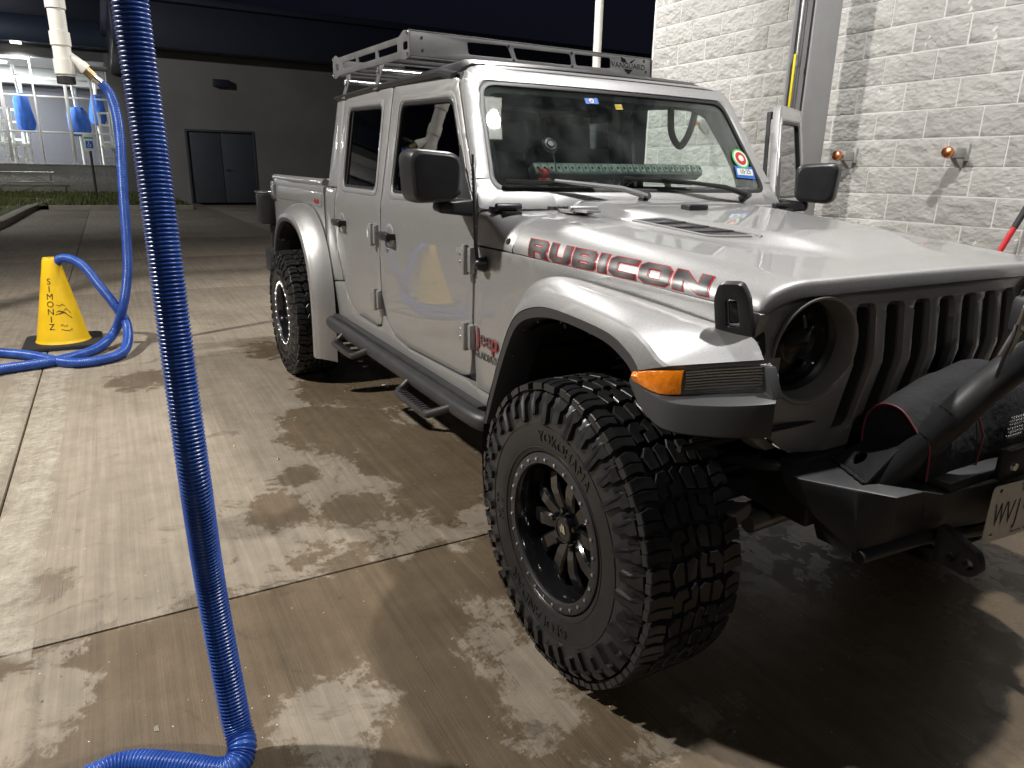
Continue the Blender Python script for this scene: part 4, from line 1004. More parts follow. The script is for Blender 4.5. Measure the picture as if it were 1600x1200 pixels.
wiper(ws_inv((1158, 311)), ws_inv((972, 282)), ws_inv((1078, 289)), BLK, 'wiper_arm')
# stickers on the glass
def sticker(name, poly_px, m, h=.0045, par=None):
    P = [ws_inv(q) for q in poly_px]; o = rounded(P, .0, 1)
    return panel(name, o, [], wmap, .0008, m, par or wf, bevel=0, off=-.010+h, cu=.5, cv=.5)
def stk_c(name, q, r, m, h):
    u, v = ws_inv(q); return panel(name, circle2(u, v, r, 28), [], wmap, .0008, m, wf, bevel=0, off=-.010+h, cu=.5, cv=.5)
cS = {k: mat('sticker_'+k, c, .45) for k, c in dict(blue=(.02, .13, .5), white=(.75, .77, .75), red=(.5, .03, .02), green=(.08, .50, .12), yellow=(.65, .5, .08), ink=(.02, .02, .03), orange=(.7, .2, .08)).items()}
sticker('blue_sticker', [(914, 152), (934, 152), (937, 161), (917, 161)], cS['blue']); stk_c('sticker_disc', (925, 156.5), .011, cS['white'], .006); stk_c('sticker_dot', (925, 156.5), .006, cS['orange'], .0075)
for k in range(3): sticker('yellow_stripe', [(961+k, 162+3*k), (972+k, 162+3*k), (973+k, 163.6+3*k), (962+k, 163.6+3*k)], cS['yellow'])
stk_c('round_sticker', (1158, 247), .052, cS['green'], .0045); stk_c('sticker_ring', (1158, 247), .043, cS['white'], .006); stk_c('sticker_center', (1158, 247), .034, cS['red'], .0075); stk_c('sticker_core', (1158, 247), .016, cS['white'], .009)
sticker('registration_sticker', [(1149, 258), (1177, 260), (1182, 279), (1153, 276)], cS['blue']); sticker('registration_panel', [(1152, 262), (1176, 264), (1178, 274), (1154, 272)], cS['white'], .006)
u0, v0 = ws_inv((1165, 268))
def dmap(x, y, z): p, n_ = wmap(u0+x, v0+y); return p+Vector(n_).normalized()*(-.010+.0075+max(0, z))
text_on('registration_date', '10·25', .034, dmap, cS['ink'], wf, .0002)
# ---- interior
bm = bmesh.new()
for y0, y1 in ((-.72, .72),):
    prof = [(-.92, 1.31), (-.98, 1.325), (-1.10, 1.315), (-1.24, 1.27), (-1.28, 1.2), (-1.25, 1.05), (-1.05, .9), (-.92, .9)]
    add_poly8(bm, [(x, y0, z) for x, z in prof], [(x, y1, z) for x, z in prof])
bmesh.ops.recalc_face_normals(bm, faces=bm.faces); dash = finish('dashboard', bm, DARKIN, truck, .02)
box('floor_pan', (-1.85, 0, .60), (1.95, 1.46, .04), DARKIN, truck, 0)
box('firewall', (-.88, 0, .95), (.03, 1.40, .62), DARKIN, truck, 0)
def seat(x, y, w=.50):
    bm = bmesh.new(); add_box(bm, (x, y, .85), (.52, w, .16))
    add_box(bm, (x-.30, y, 1.20), (.14, w, .66), Matrix.Rotation(R(-14), 3, 'Y')); add_box(bm, (x-.40, y, 1.60), (.10, .27, .19), Matrix.Rotation(R(-10), 3, 'Y'))
    add_box(bm, (x-.37, y, 1.50), (.03, .12, .12)); add_box(bm, (x, y, .70), (.45, w*.8, .18))
    finish('seat', bm, DARKIN, truck, .035, seg=3)
for y in (-.37, .37): seat(-1.65, y)
seat(-2.48, 0, 1.25)
bm = bmesh.new(); add_lathe(bm, [(.185+.016*math.cos(a), .016*math.sin(a)) for a in np.linspace(0, 2*math.pi, 11)], axis_matrix((-1.38, .37, 1.24), (-.85, 0, .45)), 40)
for a in (0, 2.1, 4.2):
    M_ = axis_matrix((-1.38, .37, 1.24), (-.85, 0, .45)); add_tube(bm, [M_ @ Vector((0, 0, -.02)), M_ @ Vector((.18*math.cos(a), .18*math.sin(a), 0))], .016, 8)
bmesh.ops.recalc_face_normals(bm, faces=bm.faces); finish('steering_wheel', bm, BLK, truck)
def cage(s):
    tube('roll_bar', [(-1.17, -.60, 1.68), (-1.35, -.615, 1.735), (-1.8, -.615, 1.76), (-2.7, -.61, 1.765)], .035, DARKIN, truck, 12, smooth_n=5)
    tube('roll_bar', [(-1.93, -.66, .65), (-1.93, -.65, 1.3), (-1.93, -.60, 1.70), (-1.93, -.5, 1.765), (-1.93, 0, 1.77)], .04, DARKIN, truck, 12, smooth_n=5)
    tube('roll_bar', [(-.93, -.685, 1.22), (-1.02, -.665, 1.45), (-1.20, -.62, 1.70)], .04, DARKIN, truck, 12, smooth_n=5)
    tube('grab_handle', [(-1.27, -.60, 1.70), (-1.30, -.60, 1.60), (-1.36, -.60, 1.535), (-1.43, -.60, 1.60), (-1.45, -.60, 1.72)], .017, DARKIN, truck, 10, smooth_n=6)
both(cage)
box('headliner', (-2.05, 0, 1.792), (1.55, 1.28, .012), DARKIN, truck, .003)
# LED bar resting on the dash, phone mount, small red toy
def behind(q, h): u, v = ws_inv(q); p, n_ = wmap(u, v); return Vector(p)-Vector(n_).normalized()*h
a_, b_ = behind((838, 257), .05), behind((1102, 259), .05)
dv = (b_-a_).normalized(); rot = axis_matrix((0, 0, 0), Nv, dv).to_3x3(); L_ = (b_-a_).length
lb = box('light_bar', (a_+b_)/2, (L_, .050, .045), mat('light_bar_case', (.25, .30, .27), .35, .6), truck, .004, rot=rot)
led = mat('led_lens', (.55, .62, .58), .15, .3); holem = mat('led_dark', (.03, .035, .03), .3)
for k in range(27):
    c = a_+(b_-a_)*((k+.5)/27); bm = bmesh.new(); add_box(bm, c+Nv*.024, (L_/27*.80, .034, .004), rot); finish('led_lens', bm, led, lb, .001)
    bm = bmesh.new(); add_lathe(bm, [(0, .0275), (.006, .0275)], axis_matrix(c, Nv), 8); finish('led', bm, holem, lb)
p = behind((862, 222), .02); Mx = axis_matrix(p, Nv)
lathe('suction_mount', [(0, .012), (.012, .012), (.014, .008), (.026, .006), (.034, .002), (.034, -.004), (0, -.02)], Mx, BLKG, truck, 24)
lathe('mount_ring', [(.018, .009), (.022, .011), (.026, .009)], Mx, CHR, truck, 24)
tube('phone_cord', [p, behind((872, 245), .03), behind((873, 270), .03), behind((868, 285), .03)], .003, BLK, truck, 6, smooth_n=4)
p = behind((856, 270), .035)
bm = bmesh.new()
for dx, dz, r_ in ((0, -.018, .022), (0, .012, .017), (-.016, .03, .008), (.016, .03, .008), (-.022, -.01, .009), (.022, -.01, .009)): add_lathe(bm, [(r_*math.cos(a), r_*math.sin(a)) for a in np.linspace(-math.pi/2, math.pi/2, 9)], Matrix.Translation(p+Vector((0, dx, dz))), 12)
bmesh.ops.recalc_face_normals(bm, faces=bm.faces); finish('dash_toy', bm, cS['red'], truck)
# ---- hood
def hw(x): return interp(x, [-.92, -.61, -.2, .36, .45], [.785, .766, .736, .676, .66])
def hzs(x): return interp(x, [-.92, -.61, .36], [1.139, 1.136, 1.100])
def hzt(x): return interp(x, [-.92, -.61, -.2, .1, .30, .45], [1.262, 1.245, 1.214, 1.192, 1.174, 1.160])
def hbulge(x, y):
    b_ = interp(x, [-.75, -.4, 0, .22], [.42, .40, .33, .24]); e = sstep(b_+.02, b_-.07, abs(y)); return .034*e*sstep(.30, .02, x)
def hood_xy(t, s, xr, xf, sq=None):
    """s: -1..1 across, t: 0..1 rear to front"""
    a = abs(s); sg = 1 if s >= 0 else -1
    # first guess of x for the width
    x = lerp(xr(0), xf(0), t)
    for _ in range(3):
        w = hw(x); fl = w-.15
        if a < .66: y = a/.66*fl; z = hzt(x)+.012*(1-(y/fl)**2)+hbulge(x, y)
        else:
            th = (a-.66)/.34*math.pi/2; n_ = 1. if sq is None else sq(x); y = fl+.15*math.sin(th)**n_; z = hzs(x)+(hzt(x)-hzs(x))*max(0, math.cos(th))**(1.05*n_)
        x = lerp(xr(y), xf(y), t)
    d = xf(y)-x
    if d < .018: z -= .012*(1-math.sqrt(max(0, 1-((.018-d)/.018)**2)))*(1-max(0, (a-.9)/.1)*.7)
    return Vector((x, sg*y, z))
H_XR = lambda y: -.615-.085*(1-(y/.76)**2)
H_XF = lambda y: .430-.115*y*y
def hood_pt(t, s): return hood_xy(t, s, H_XR, H_XF)
def hood_n(t, s):
    a = hood_pt(min(1, t+.004), s)-hood_pt(max(0, t-.004), s); b_ = hood_pt(t, min(1, s+.004))-hood_pt(t, max(-1, s-.004)); n_ = a.cross(b_).normalized(); return n_ if n_.z > -.2 and (n_.z > 0 or n_.dot(Vector((0, s, 0))) > 0) else -n_
ts = [k/70*.93 for k in range(70)]+[.93+.07*k/14 for k in range(15)]
ss = [math.copysign(abs(v), v) for v in np.linspace(-1, 1, 111)]
bm = bmesh.new(); G = [[hood_pt(t, s) for s in ss] for t in ts]
# front lip turned down, sides turned in
lip = [Vector((p.x+.002, p.y, p.z-.024)) for p in G[-1]]; lip2 = [Vector((p.x-.03, p.y*.985, p.z-.028)) for p in G[-1]]
G += [lip, lip2]
V = add_grid(bm, G); bmesh.ops.recalc_face_normals(bm, faces=bm.faces)
rim = [e for e in bm.edges if len(e.link_faces) == 1]
g = bmesh.ops.extrude_edge_only(bm, edges=rim)
for v in g['geom']:
    if isinstance(v, bmesh.types.BMVert):
        v.co.z -= .008; v.co.y *= .985
bmesh.ops.recalc_face_normals(bm, faces=bm.faces)
hood = finish('hood', bm, PAINT, truck, sharp=42)
def hood_inv(q, side=-1):
    best = (1e9, 0, 0)
    for i in range(101):
        for j in range(101):
            t, s = i/100, side*j/100; P = hood_pt(t, s); x, y = project(P); d = (x-q[0])**2+(y-q[1])**2
            if d < best[0]: best = (d, t, s)
    return best[1], best[2]
_HP = None
def hood_inv_fast(q):
    global _HP
    if _HP is None:
        T_ = np.linspace(0, 1, 141); S_ = np.linspace(-1, .3, 181); _HP = [(t, s, *project(hood_pt(t, s))) for t in T_ for s in S_]; _HP = np.array(_HP)
    d = (_HP[:, 2]-q[0])**2+(_HP[:, 3]-q[1])**2; i = d.argmin(); return float(_HP[i, 0]), float(_HP[i, 1])
def hood_patch(name, corners_ts, m, parent, off, n=10):
    """quad patch lying on the hood, given (t,s) corners"""
    a, b_, c, d = corners_ts; bm = bmesh.new(); G = []
    for i in range(n+1):
        row = []
        for j in range(n+1):
            u, v = i/n, j/n
            t = lerp(lerp(a[0], b_[0], u), lerp(d[0], c[0], u), v); s = lerp(lerp(a[1], b_[1], u), lerp(d[1], c[1], u), v)
            row.append(hood_pt(t, s)+hood_n(t, s)*off)
        G.append(row)
    add_grid(bm, G); bmesh.ops.recalc_face_normals(bm, faces=bm.faces); return finish(name, bm, m, parent)
vq = [hood_inv_fast(q) for q in ((989, 344), (1041, 342), (1189, 370), (1109, 370))]
MESHM = mat('vent_mesh', (.025, .025, .028), .5, bump=(420, .9, .004))
def vent(q4, nm='hood_vent'):
    v_ = hood_patch(nm, q4, MESHM, hood, .0015)
    P = [hood_pt(*k)+hood_n(*k)*.001 for k in q4]; loop = []
    for i in range(4):
        a, b_ = q4[i], q4[(i+1) % 4]
        loop += [hood_pt(lerp(a[0], b_[0], k/6), lerp(a[1], b_[1], k/6))+hood_n(lerp(a[0], b_[0], k/6), lerp(a[1], b_[1], k/6))*.001 for k in range(6)]
    tube('vent_rim', loop+[loop[0]], .0045, PAINT, hood, 6, caps=False)
    for k in range(1, 4):
        u = k/4; a = (lerp(q4[0][0], q4[3][0], u), lerp(q4[0][1], q4[3][1], u)); b_ = (lerp(q4[1][0], q4[2][0], u), lerp(q4[1][1], q4[2][1], u))
        tube('vent_blade', [hood_pt(lerp(a[0], b_[0], j/5), lerp(a[1], b_[1], j/5))+hood_n(lerp(a[0], b_[0], j/5), lerp(a[1], b_[1], j/5))*.001 for j in range(6)], .004, BLK, hood, 6)
vent(vq); vent([(t, -s) for t, s in vq])
# RUBICON lettering: red outline under a grey metallic face
LET = {'R': (1.2, [(0, 0), (0, 1), (1.02, 1), (1.16, .86), (1.16, .50), (1.05, .38), (1.2, 0), (.84, 0), (.72, .34), (.34, .34), (.34, 0)], [[(.34, .6), (.34, .76), (.82, .76), (.82, .6)]]),
 'U': (1.16, [(0, 1), (.34, 1), (.34, .32), (.42, .25), (.74, .25), (.82, .32), (.82, 1), (1.16, 1), (1.16, .16), (1.0, 0), (.16, 0), (0, .16)], []),
 'B': (1.18, [(0, 0), (0, 1), (1.02, 1), (1.15, .88), (1.15, .60), (1.06, .52), (1.18, .42), (1.18, .14), (1.04, 0)], [[(.34, .62), (.34, .77), (.82, .77), (.82, .62)], [(.34, .23), (.34, .4), (.84, .4), (.84, .23)]]),
 'I': (.36, [(0, 0), (0, 1), (.36, 1), (.36, 0)], []),
 'C': (1.16, [(1.16, 1), (.18, 1), (0, .82), (0, .18), (.18, 0), (1.16, 0), (1.16, .25), (.42, .25), (.34, .33), (.34, .67), (.42, .75), (1.16, .75)], []),
 'O': (1.2, [(.18, 0), (0, .18), (0, .82), (.18, 1), (1.02, 1), (1.2, .82), (1.2, .18), (1.02, 0)], [[(.42, .25), (.34, .33), (.34, .67), (.42, .75), (.78, .75), (.86, .67), (.86, .33), (.78, .25)]]),
 'N': (1.24, [(0, 0), (0, 1), (.34, 1), (.90, .46), (.90, 1), (1.24, 1), (1.24, 0), (.90, 0), (.34, .54), (.34, 0)], [])}
tq = {k: hood_inv_fast(q) for k, q in dict(tl=(831, 373), bl=(827, 398), tr=(1116, 434), br=(1104, 463)).items()}
word = 'RUBICON'; gap = .17; tot = sum(LET[c][0] for c in word)+gap*(len(word)-1)
def decal_ts(u, v): return (lerp(lerp(tq['bl'][0], tq['br'][0], u), lerp(tq['tl'][0], tq['tr'][0], u), v), lerp(lerp(tq['bl'][1], tq['br'][1], u), lerp(tq['tl'][1], tq['tr'][1], u), v))
red_m = mat('decal_red', (.42, .012, .02), .35)
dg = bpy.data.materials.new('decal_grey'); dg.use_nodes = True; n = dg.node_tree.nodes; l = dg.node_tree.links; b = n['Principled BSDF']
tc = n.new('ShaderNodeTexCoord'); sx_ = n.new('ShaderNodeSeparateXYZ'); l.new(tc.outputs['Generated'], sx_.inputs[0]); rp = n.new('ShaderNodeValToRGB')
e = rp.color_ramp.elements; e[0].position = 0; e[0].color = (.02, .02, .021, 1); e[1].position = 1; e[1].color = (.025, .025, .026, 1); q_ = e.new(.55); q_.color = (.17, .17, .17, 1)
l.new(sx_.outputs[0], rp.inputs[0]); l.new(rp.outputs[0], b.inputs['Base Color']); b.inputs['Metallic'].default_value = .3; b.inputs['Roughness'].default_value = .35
def hood_map(off):
    def f(u, v):
        t, s = decal_ts(u, v); n_ = hood_n(t, s); return hood_pt(t, s)+n_*off, n_
    return f
def grow(poly, d): return shrink(poly, -d)
for sgn in (1,):
    x = 0
    for ch in word:
        w, outer, holes = LET[ch]; sc = lambda P: [((x+p[0])/tot, p[1]) for p in P]
        asp = .055
        def scale_(P): return [(p[0]+x, p[1]) for p in P]
        o2 = [((p[0])/tot, p[1]) for p in scale_(grow(outer, .055))]; h2 = [[(p[0]/tot, p[1]) for p in scale_(shrink(h, .055))] for h in holes]
        rl = panel('letter_outline', o2, h2, hood_map(.0016), .0012, red_m, hood, cu=.03, cv=.2, bevel=0)
        o1 = [((p[0])/tot, p[1]) for p in scale_(outer)]; h1 = [[(p[0]/tot, p[1]) for p in scale_(h)] for h in holes]
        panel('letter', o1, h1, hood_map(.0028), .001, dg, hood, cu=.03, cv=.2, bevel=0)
        x += w+gap
# hood buffer and washer nozzle pieces
for q in ((1085, 327),):
    t, s = hood_inv_fast(q); p = hood_pt(t, s); box('washer_nozzle', p+Vector((0, 0, .008)), (.05, .09, .02), BLK, hood, .006)
lathe('hood_buffer', [(0, .008), (.010, .008), (.013, .004), (.014, 0)], axis_matrix(Vector((-.655, -.757, 1.165)), (0, -1, .3)), BLK, truck, 16)
# cowl between hood and windshield: same section carried back
bm = bmesh.new(); G = []
C_XR = lambda y: -.852-.02*(1-(y/.78)**2); C_XF = lambda y: H_XR(y)-.007
for i in range(9): G.append([hood_xy(i/8, s, C_XR, C_XF, lambda x: lerp(1., .16, sstep(-.65, -.80, x)))+Vector((0, 0, -.004*(1 if abs(s) < .5 else 0))) for s in np.linspace(-1, 1, 121)])
add_grid(bm, G); bmesh.ops.recalc_face_normals(bm, faces=bm.faces)
cowl = finish('cowl', bm, PAINT, truck, sharp=50)
# cowl vents, hinges, hood hinge brackets
bm = bmesh.new()
for k in range(26):
    y = -.52+1.04*k/25; add_box(bm, (-.765, y, hzt(-.765)+.018+.0), (.045, .014, .012))
finish('cowl_vent', bm, BLK, cowl, .002)
for y in (-.70, .70):
    c = Vector((-.79, y, 1.275))
    bm = bmesh.new(); add_tube(bm, [c+Vector((.02, -.05, 0)), c+Vector((.02, .05, 0))], .014, 12); add_box(bm, c+Vector((-.01, 0, -.008)), (.05, .10, .018)); add_box(bm, c+Vector((.03, 0, -.02)), (.06, .07, .012))
    bmesh.ops.recalc_face_normals(bm, faces=bm.faces); finish('windshield_hinge', bm, BLK, truck, .003)
for y in (-.45, .45):
    bm = bmesh.new(); z_ = hzt(-.66)+.016
    add_box(bm, (-.70, y, z_), (.10, .11, .012)); add_box(bm, (-.61, y-.02, z_+.004), (.08, .06, .010)); add_tube(bm, [(-.665, y-.06, z_+.01), (-.665, y+.06, z_+.01)], .011, 10)
    bmesh.ops.recalc_face_normals(bm, faces=bm.faces); finish('hood_hinge', bm, PAINT, truck, .003)
# ---- hood latch (black rubber strap) at the front corners
def latch(s):
    # body leans on the hood side, bracket below on the fender
    c = Vector((.338, -.712, 1.098)); ax = Vector((.05, -.28, .96)).normalized(); out = Vector((.42, -.85, -.22)).normalized(); al = ax.cross(out).normalized()
    fr_ = lambda u, v, h: c+(al*u+ax*v+out*h)*1.18
    o = rounded([(-.036, -.055), (.036, -.055), (.034, .03), (.022, .062), (-.022, .062), (-.034, .03)], .010, 3); h = rounded([(-.013, -.028), (.013, -.028), (.011, .03), (-.011, .03)], .006, 3)
    def lm(u, v): return fr_(u, v, .022), out
    la = panel('hood_latch', o, [h], lm, .026, BLK, truck, bevel=.006, cu=.2, cv=.2)
    bm = bmesh.new(); add_box(bm, fr_(0, 0, .006), (.022, .055, .016), Matrix((al, ax, out)).transposed()); finish('latch_tongue', bm, GLOSS, la, .003)
    bm = bmesh.new(); add_tube(bm, [fr_(-.045, -.075, .012), fr_(.045, -.075, .012)], .019, 14); bmesh.ops.recalc_face_normals(bm, faces=bm.faces); finish('latch_pivot', bm, BLK, la, .003)
    bm = bmesh.new(); add_poly8(bm, [fr_(-.05, -.10, -.02), fr_(.05, -.10, -.02), fr_(.05, -.05, -.02), fr_(-.05, -.05, -.02)], [fr_(-.045, -.10, .018), fr_(.045, -.10, .018), fr_(.04, -.06, .012), fr_(-.04, -.06, .012)]); bmesh.ops.recalc_face_normals(bm, faces=bm.faces); finish('latch_bracket', bm, BLK, la, .004)
both(latch)
# ---- grille
def gx(y, z): return .432-.115*y*y-(.12*(z-.95) if z > .95 else .20*(.95-z))
def gmap(y, z):
    e = .01; dy = (gx(y+e, z)-gx(y-e, z))/(2*e); dz = (gx(y, z+e)-gx(y, z-e))/(2*e); return (gx(y, z), y, z), (1, -dy, -dz)
GO = [(-.40, .70), (.40, .70), (.50, .715), (.575, .775), (.645, .93), (.668, 1.03), (.660, 1.085), (.625, 1.118), (.52, 1.130), (-.52, 1.130), (-.625, 1.118), (-.660, 1.085), (-.668, 1.03), (-.645, .93), (-.575, .775), (-.50, .715)]
slots = []
for i in range(-3, 4):
    c = i*.1085; tb = 1.098; bb = .738+.006*abs(i)
    slots.append(rounded([(c-.036, bb), (c+.036, bb), (c+.036, tb), (c-.036, tb)], .024, 4))
lights_c = [(-.492, .992), (.492, .992)]
gr = panel('grille', rounded(GO, .03, 3), slots+[circle2(c[0], c[1], .126, 40) for c in lights_c], gmap, .05, GRILLE, truck, bevel=.006, cu=.06, cv=.03, sharp=40)
for k, sl in enumerate(slots):
    panel('slot_bezel', shrink(sl, .002), [shrink(sl, .009)], gmap, .030, mat('bezel_grey', (.13, .128, .125), .35, .7), gr, bevel=.002, off=-.016, cu=.3, cv=.04)
bm = bmesh.new(); add_box(bm, (.30, 0, .92), (.02, .86, .46)); finish('radiator', bm, mat('radiator_black', (.006, .006, .007), .6, bump=(300, .5, .003)), truck)
for k in range(-3, 4):
    for z_ in (.965, .935):
        if k > -3: tube('wire_clip', [(.345, k*.1085-.02, z_), (.35, k*.1085, z_+.012), (.35, k*.1085+.02, z_+.012)], .0022, CHR, gr, 6)
box('grille_surround', (.36, 0, .66), (.05, .98, .07), BLK, truck, .01)
def head(s):
    cy, cz = -.492, .992; cxx = gx(cy, cz); M_ = axis_matrix((cxx, cy, cz), (1, -.10, -.06), (0, 1, 0))
    bz = lathe('headlight', [(.126, -.06), (.124, -.006), (.129, .002), (.134, .003), (.134, -.004), (.128, -.008)], M_, GRILLE, truck, 56)
    bm = bmesh.new(); add_lathe(bm, [(.125, -.055), (.112, -.075), (.092, -.085)], M_, 56); bmesh.ops.recalc_face_normals(bm, faces=bm.faces); finish('headlight_bowl', bm, BLK, bz)
    lathe('lamp_lens', [(0, -.042), (.04, -.044), (.08, -.052), (.108, -.064), (.112, -.07)], M_, mat('smoked_lens', (.10, .10, .105), .02, trans=1., ior=1.4), bz, 48)
    bm = bmesh.new(); add_lathe(bm, [(.0, -.088), (.045, -.088), (.05, -.08), (.052, -.062), (.046, -.06), (.043, -.075), (0, -.078)], M_, 32)
    for a0, a1 in ((20, 160), (200, 340)):
        add_lathe(bm, [(.075, -.09), (.078, -.07), (.088, -.066), (.09, -.09)], M_, 24, R(a0), R(a1))
    bmesh.ops.recalc_face_normals(bm, faces=bm.faces); finish('reflector', bm, mat('dark_chrome', (.30, .30, .31), .12, 1.), bz)
    box('lamp_divider', M_ @ Vector((0, 0, -.078)), (.012, .19, .010), BLKG, bz, .002)
both(head)
# side of the grille shell back to the fender
def gside(s):
    bm = bmesh.new(); G = []
    edge = [(-.50, .712), (-.575, .772), (-.645, .93), (-.668, 1.03), (-.660, 1.08), (-.63, 1.112)]
    for y, z in catmull([(0, a, b_) for a, b_ in edge], 5) and [(p.y, p.z) for p in catmull([(0, a, b_) for a, b_ in edge], 5)]:
        G.append([(gx(y, z)-.030, y*.985, z+.006), (gx(y, z)-.045, y*1.03, z-.004), (gx(y, z)-.075, y*1.045-.003, z-.006)])
    add_grid(bm, G); bmesh.ops.recalc_face_normals(bm, faces=bm.faces); finish('grille_side', bm, GRILLE, truck)
both(gside)

# ---- front fender flares
FS = [  # crease, inner, lip edge, inner lip edge
 ((-.475, -.93, .62), (-.61, -.790, .600), (-.468, -.947, .60), (-.452, -.93, .60)),
 ((-.40, -.93, .80), (-.555, -.788, .80), (-.400, -.947, .775), (-.375, -.93, .775)),
 ((-.333, -.93, .939), (-.505, -.785, .96), (-.340, -.947, .901), (-.310, -.93, .90)),
 ((-.293, -.93, 1.007), (-.465, -.782, 1.03), (-.288, -.947, .979), (-.259, -.93, .963)),
 ((-.225, -.93, 1.056), (-.40, -.775, 1.074), (-.219, -.947, 1.022), (-.19, -.93, .995)),
 ((-.10, -.93, 1.083), (-.28, -.764, 1.096), (-.110, -.947, 1.047), (-.09, -.93, 1.014)),
 ((.08, -.93, 1.077), (-.10, -.745, 1.088), (.035, -.947, 1.046), (.01, -.93, 1.016)),
 ((.22, -.93, 1.062), (.08, -.727, 1.074), (.177, -.947, 1.034), (.152, -.93, 1.003)),
 ((.29, -.93, 1.040), (.23, -.706, 1.058), (.250, -.947, 1.008), (.225, -.93, .978)),
 ((.338, -.928, 1.010), (.372, -.695, 1.046), (.283, -.947, .985), (.262, -.93, .955)),
 ((.366, -.922, .998), (.498, -.785, 1.028), (.292, -.947, .972), (.275, -.93, .94))]
def flare(FS_, name, black, extra=None):
    cr, inn, lp, il = [catmull([f[i] for f in FS_], 5) for i in range(4)]
    bm = bmesh.new(); G = []
    for c, i_, q in zip(cr, inn, lp):
        mid = (c+i_)/2; up_ = (Vector((0, 0, .016)) if c.z > .9 else Vector((0, -.012, .006)))*(1-sstep(.30, .36, c.x))
        row = catmull([i_, i_.lerp(c, .35)+up_*.9, i_.lerp(c, .72)+up_*.9, c], 4)
        row = row[:-1]+[c+(q-c)*.0, c+(q-c)*.14+Vector((0, -.004, 0)), c.lerp(q, .6)+Vector((0, -.003, 0)), q, q+Vector((0, .012, -.002))]
        G.append(row)
    add_grid(bm, G); bmesh.ops.recalc_face_normals(bm, faces=bm.faces)
    f = finish(name, bm, PAINT, truck, sharp=24)
    bm = bmesh.new(); G = []
    for q, w in zip(lp, il):
        d = (w-q); d.y = 0
        G.append([q+Vector((0, .006, 0)), q+Vector((0, .001, 0))+d*.1, q+Vector((0, .004, 0))+d*.8, w+Vector((0, .004, 0)), w+Vector((0, .05, .0)), w+Vector((0, .10, .01))])
    V = add_grid(bm, G); bmesh.ops.recalc_face_normals(bm, faces=bm.faces); t_ = finish('flare_trim', bm, GREYP, f, sharp=35)
    for k in range(2, len(il)-2, 6):
        lathe('trim_rivet', [(0, .006), (.004, .0055), (.006, .003), (.0065, 0)], axis_matrix(il[k]+Vector((0, .012, 0))+(il[k]-lp[k])*.12, (0, -1, 0)), BLKG, f, 10)
    return f
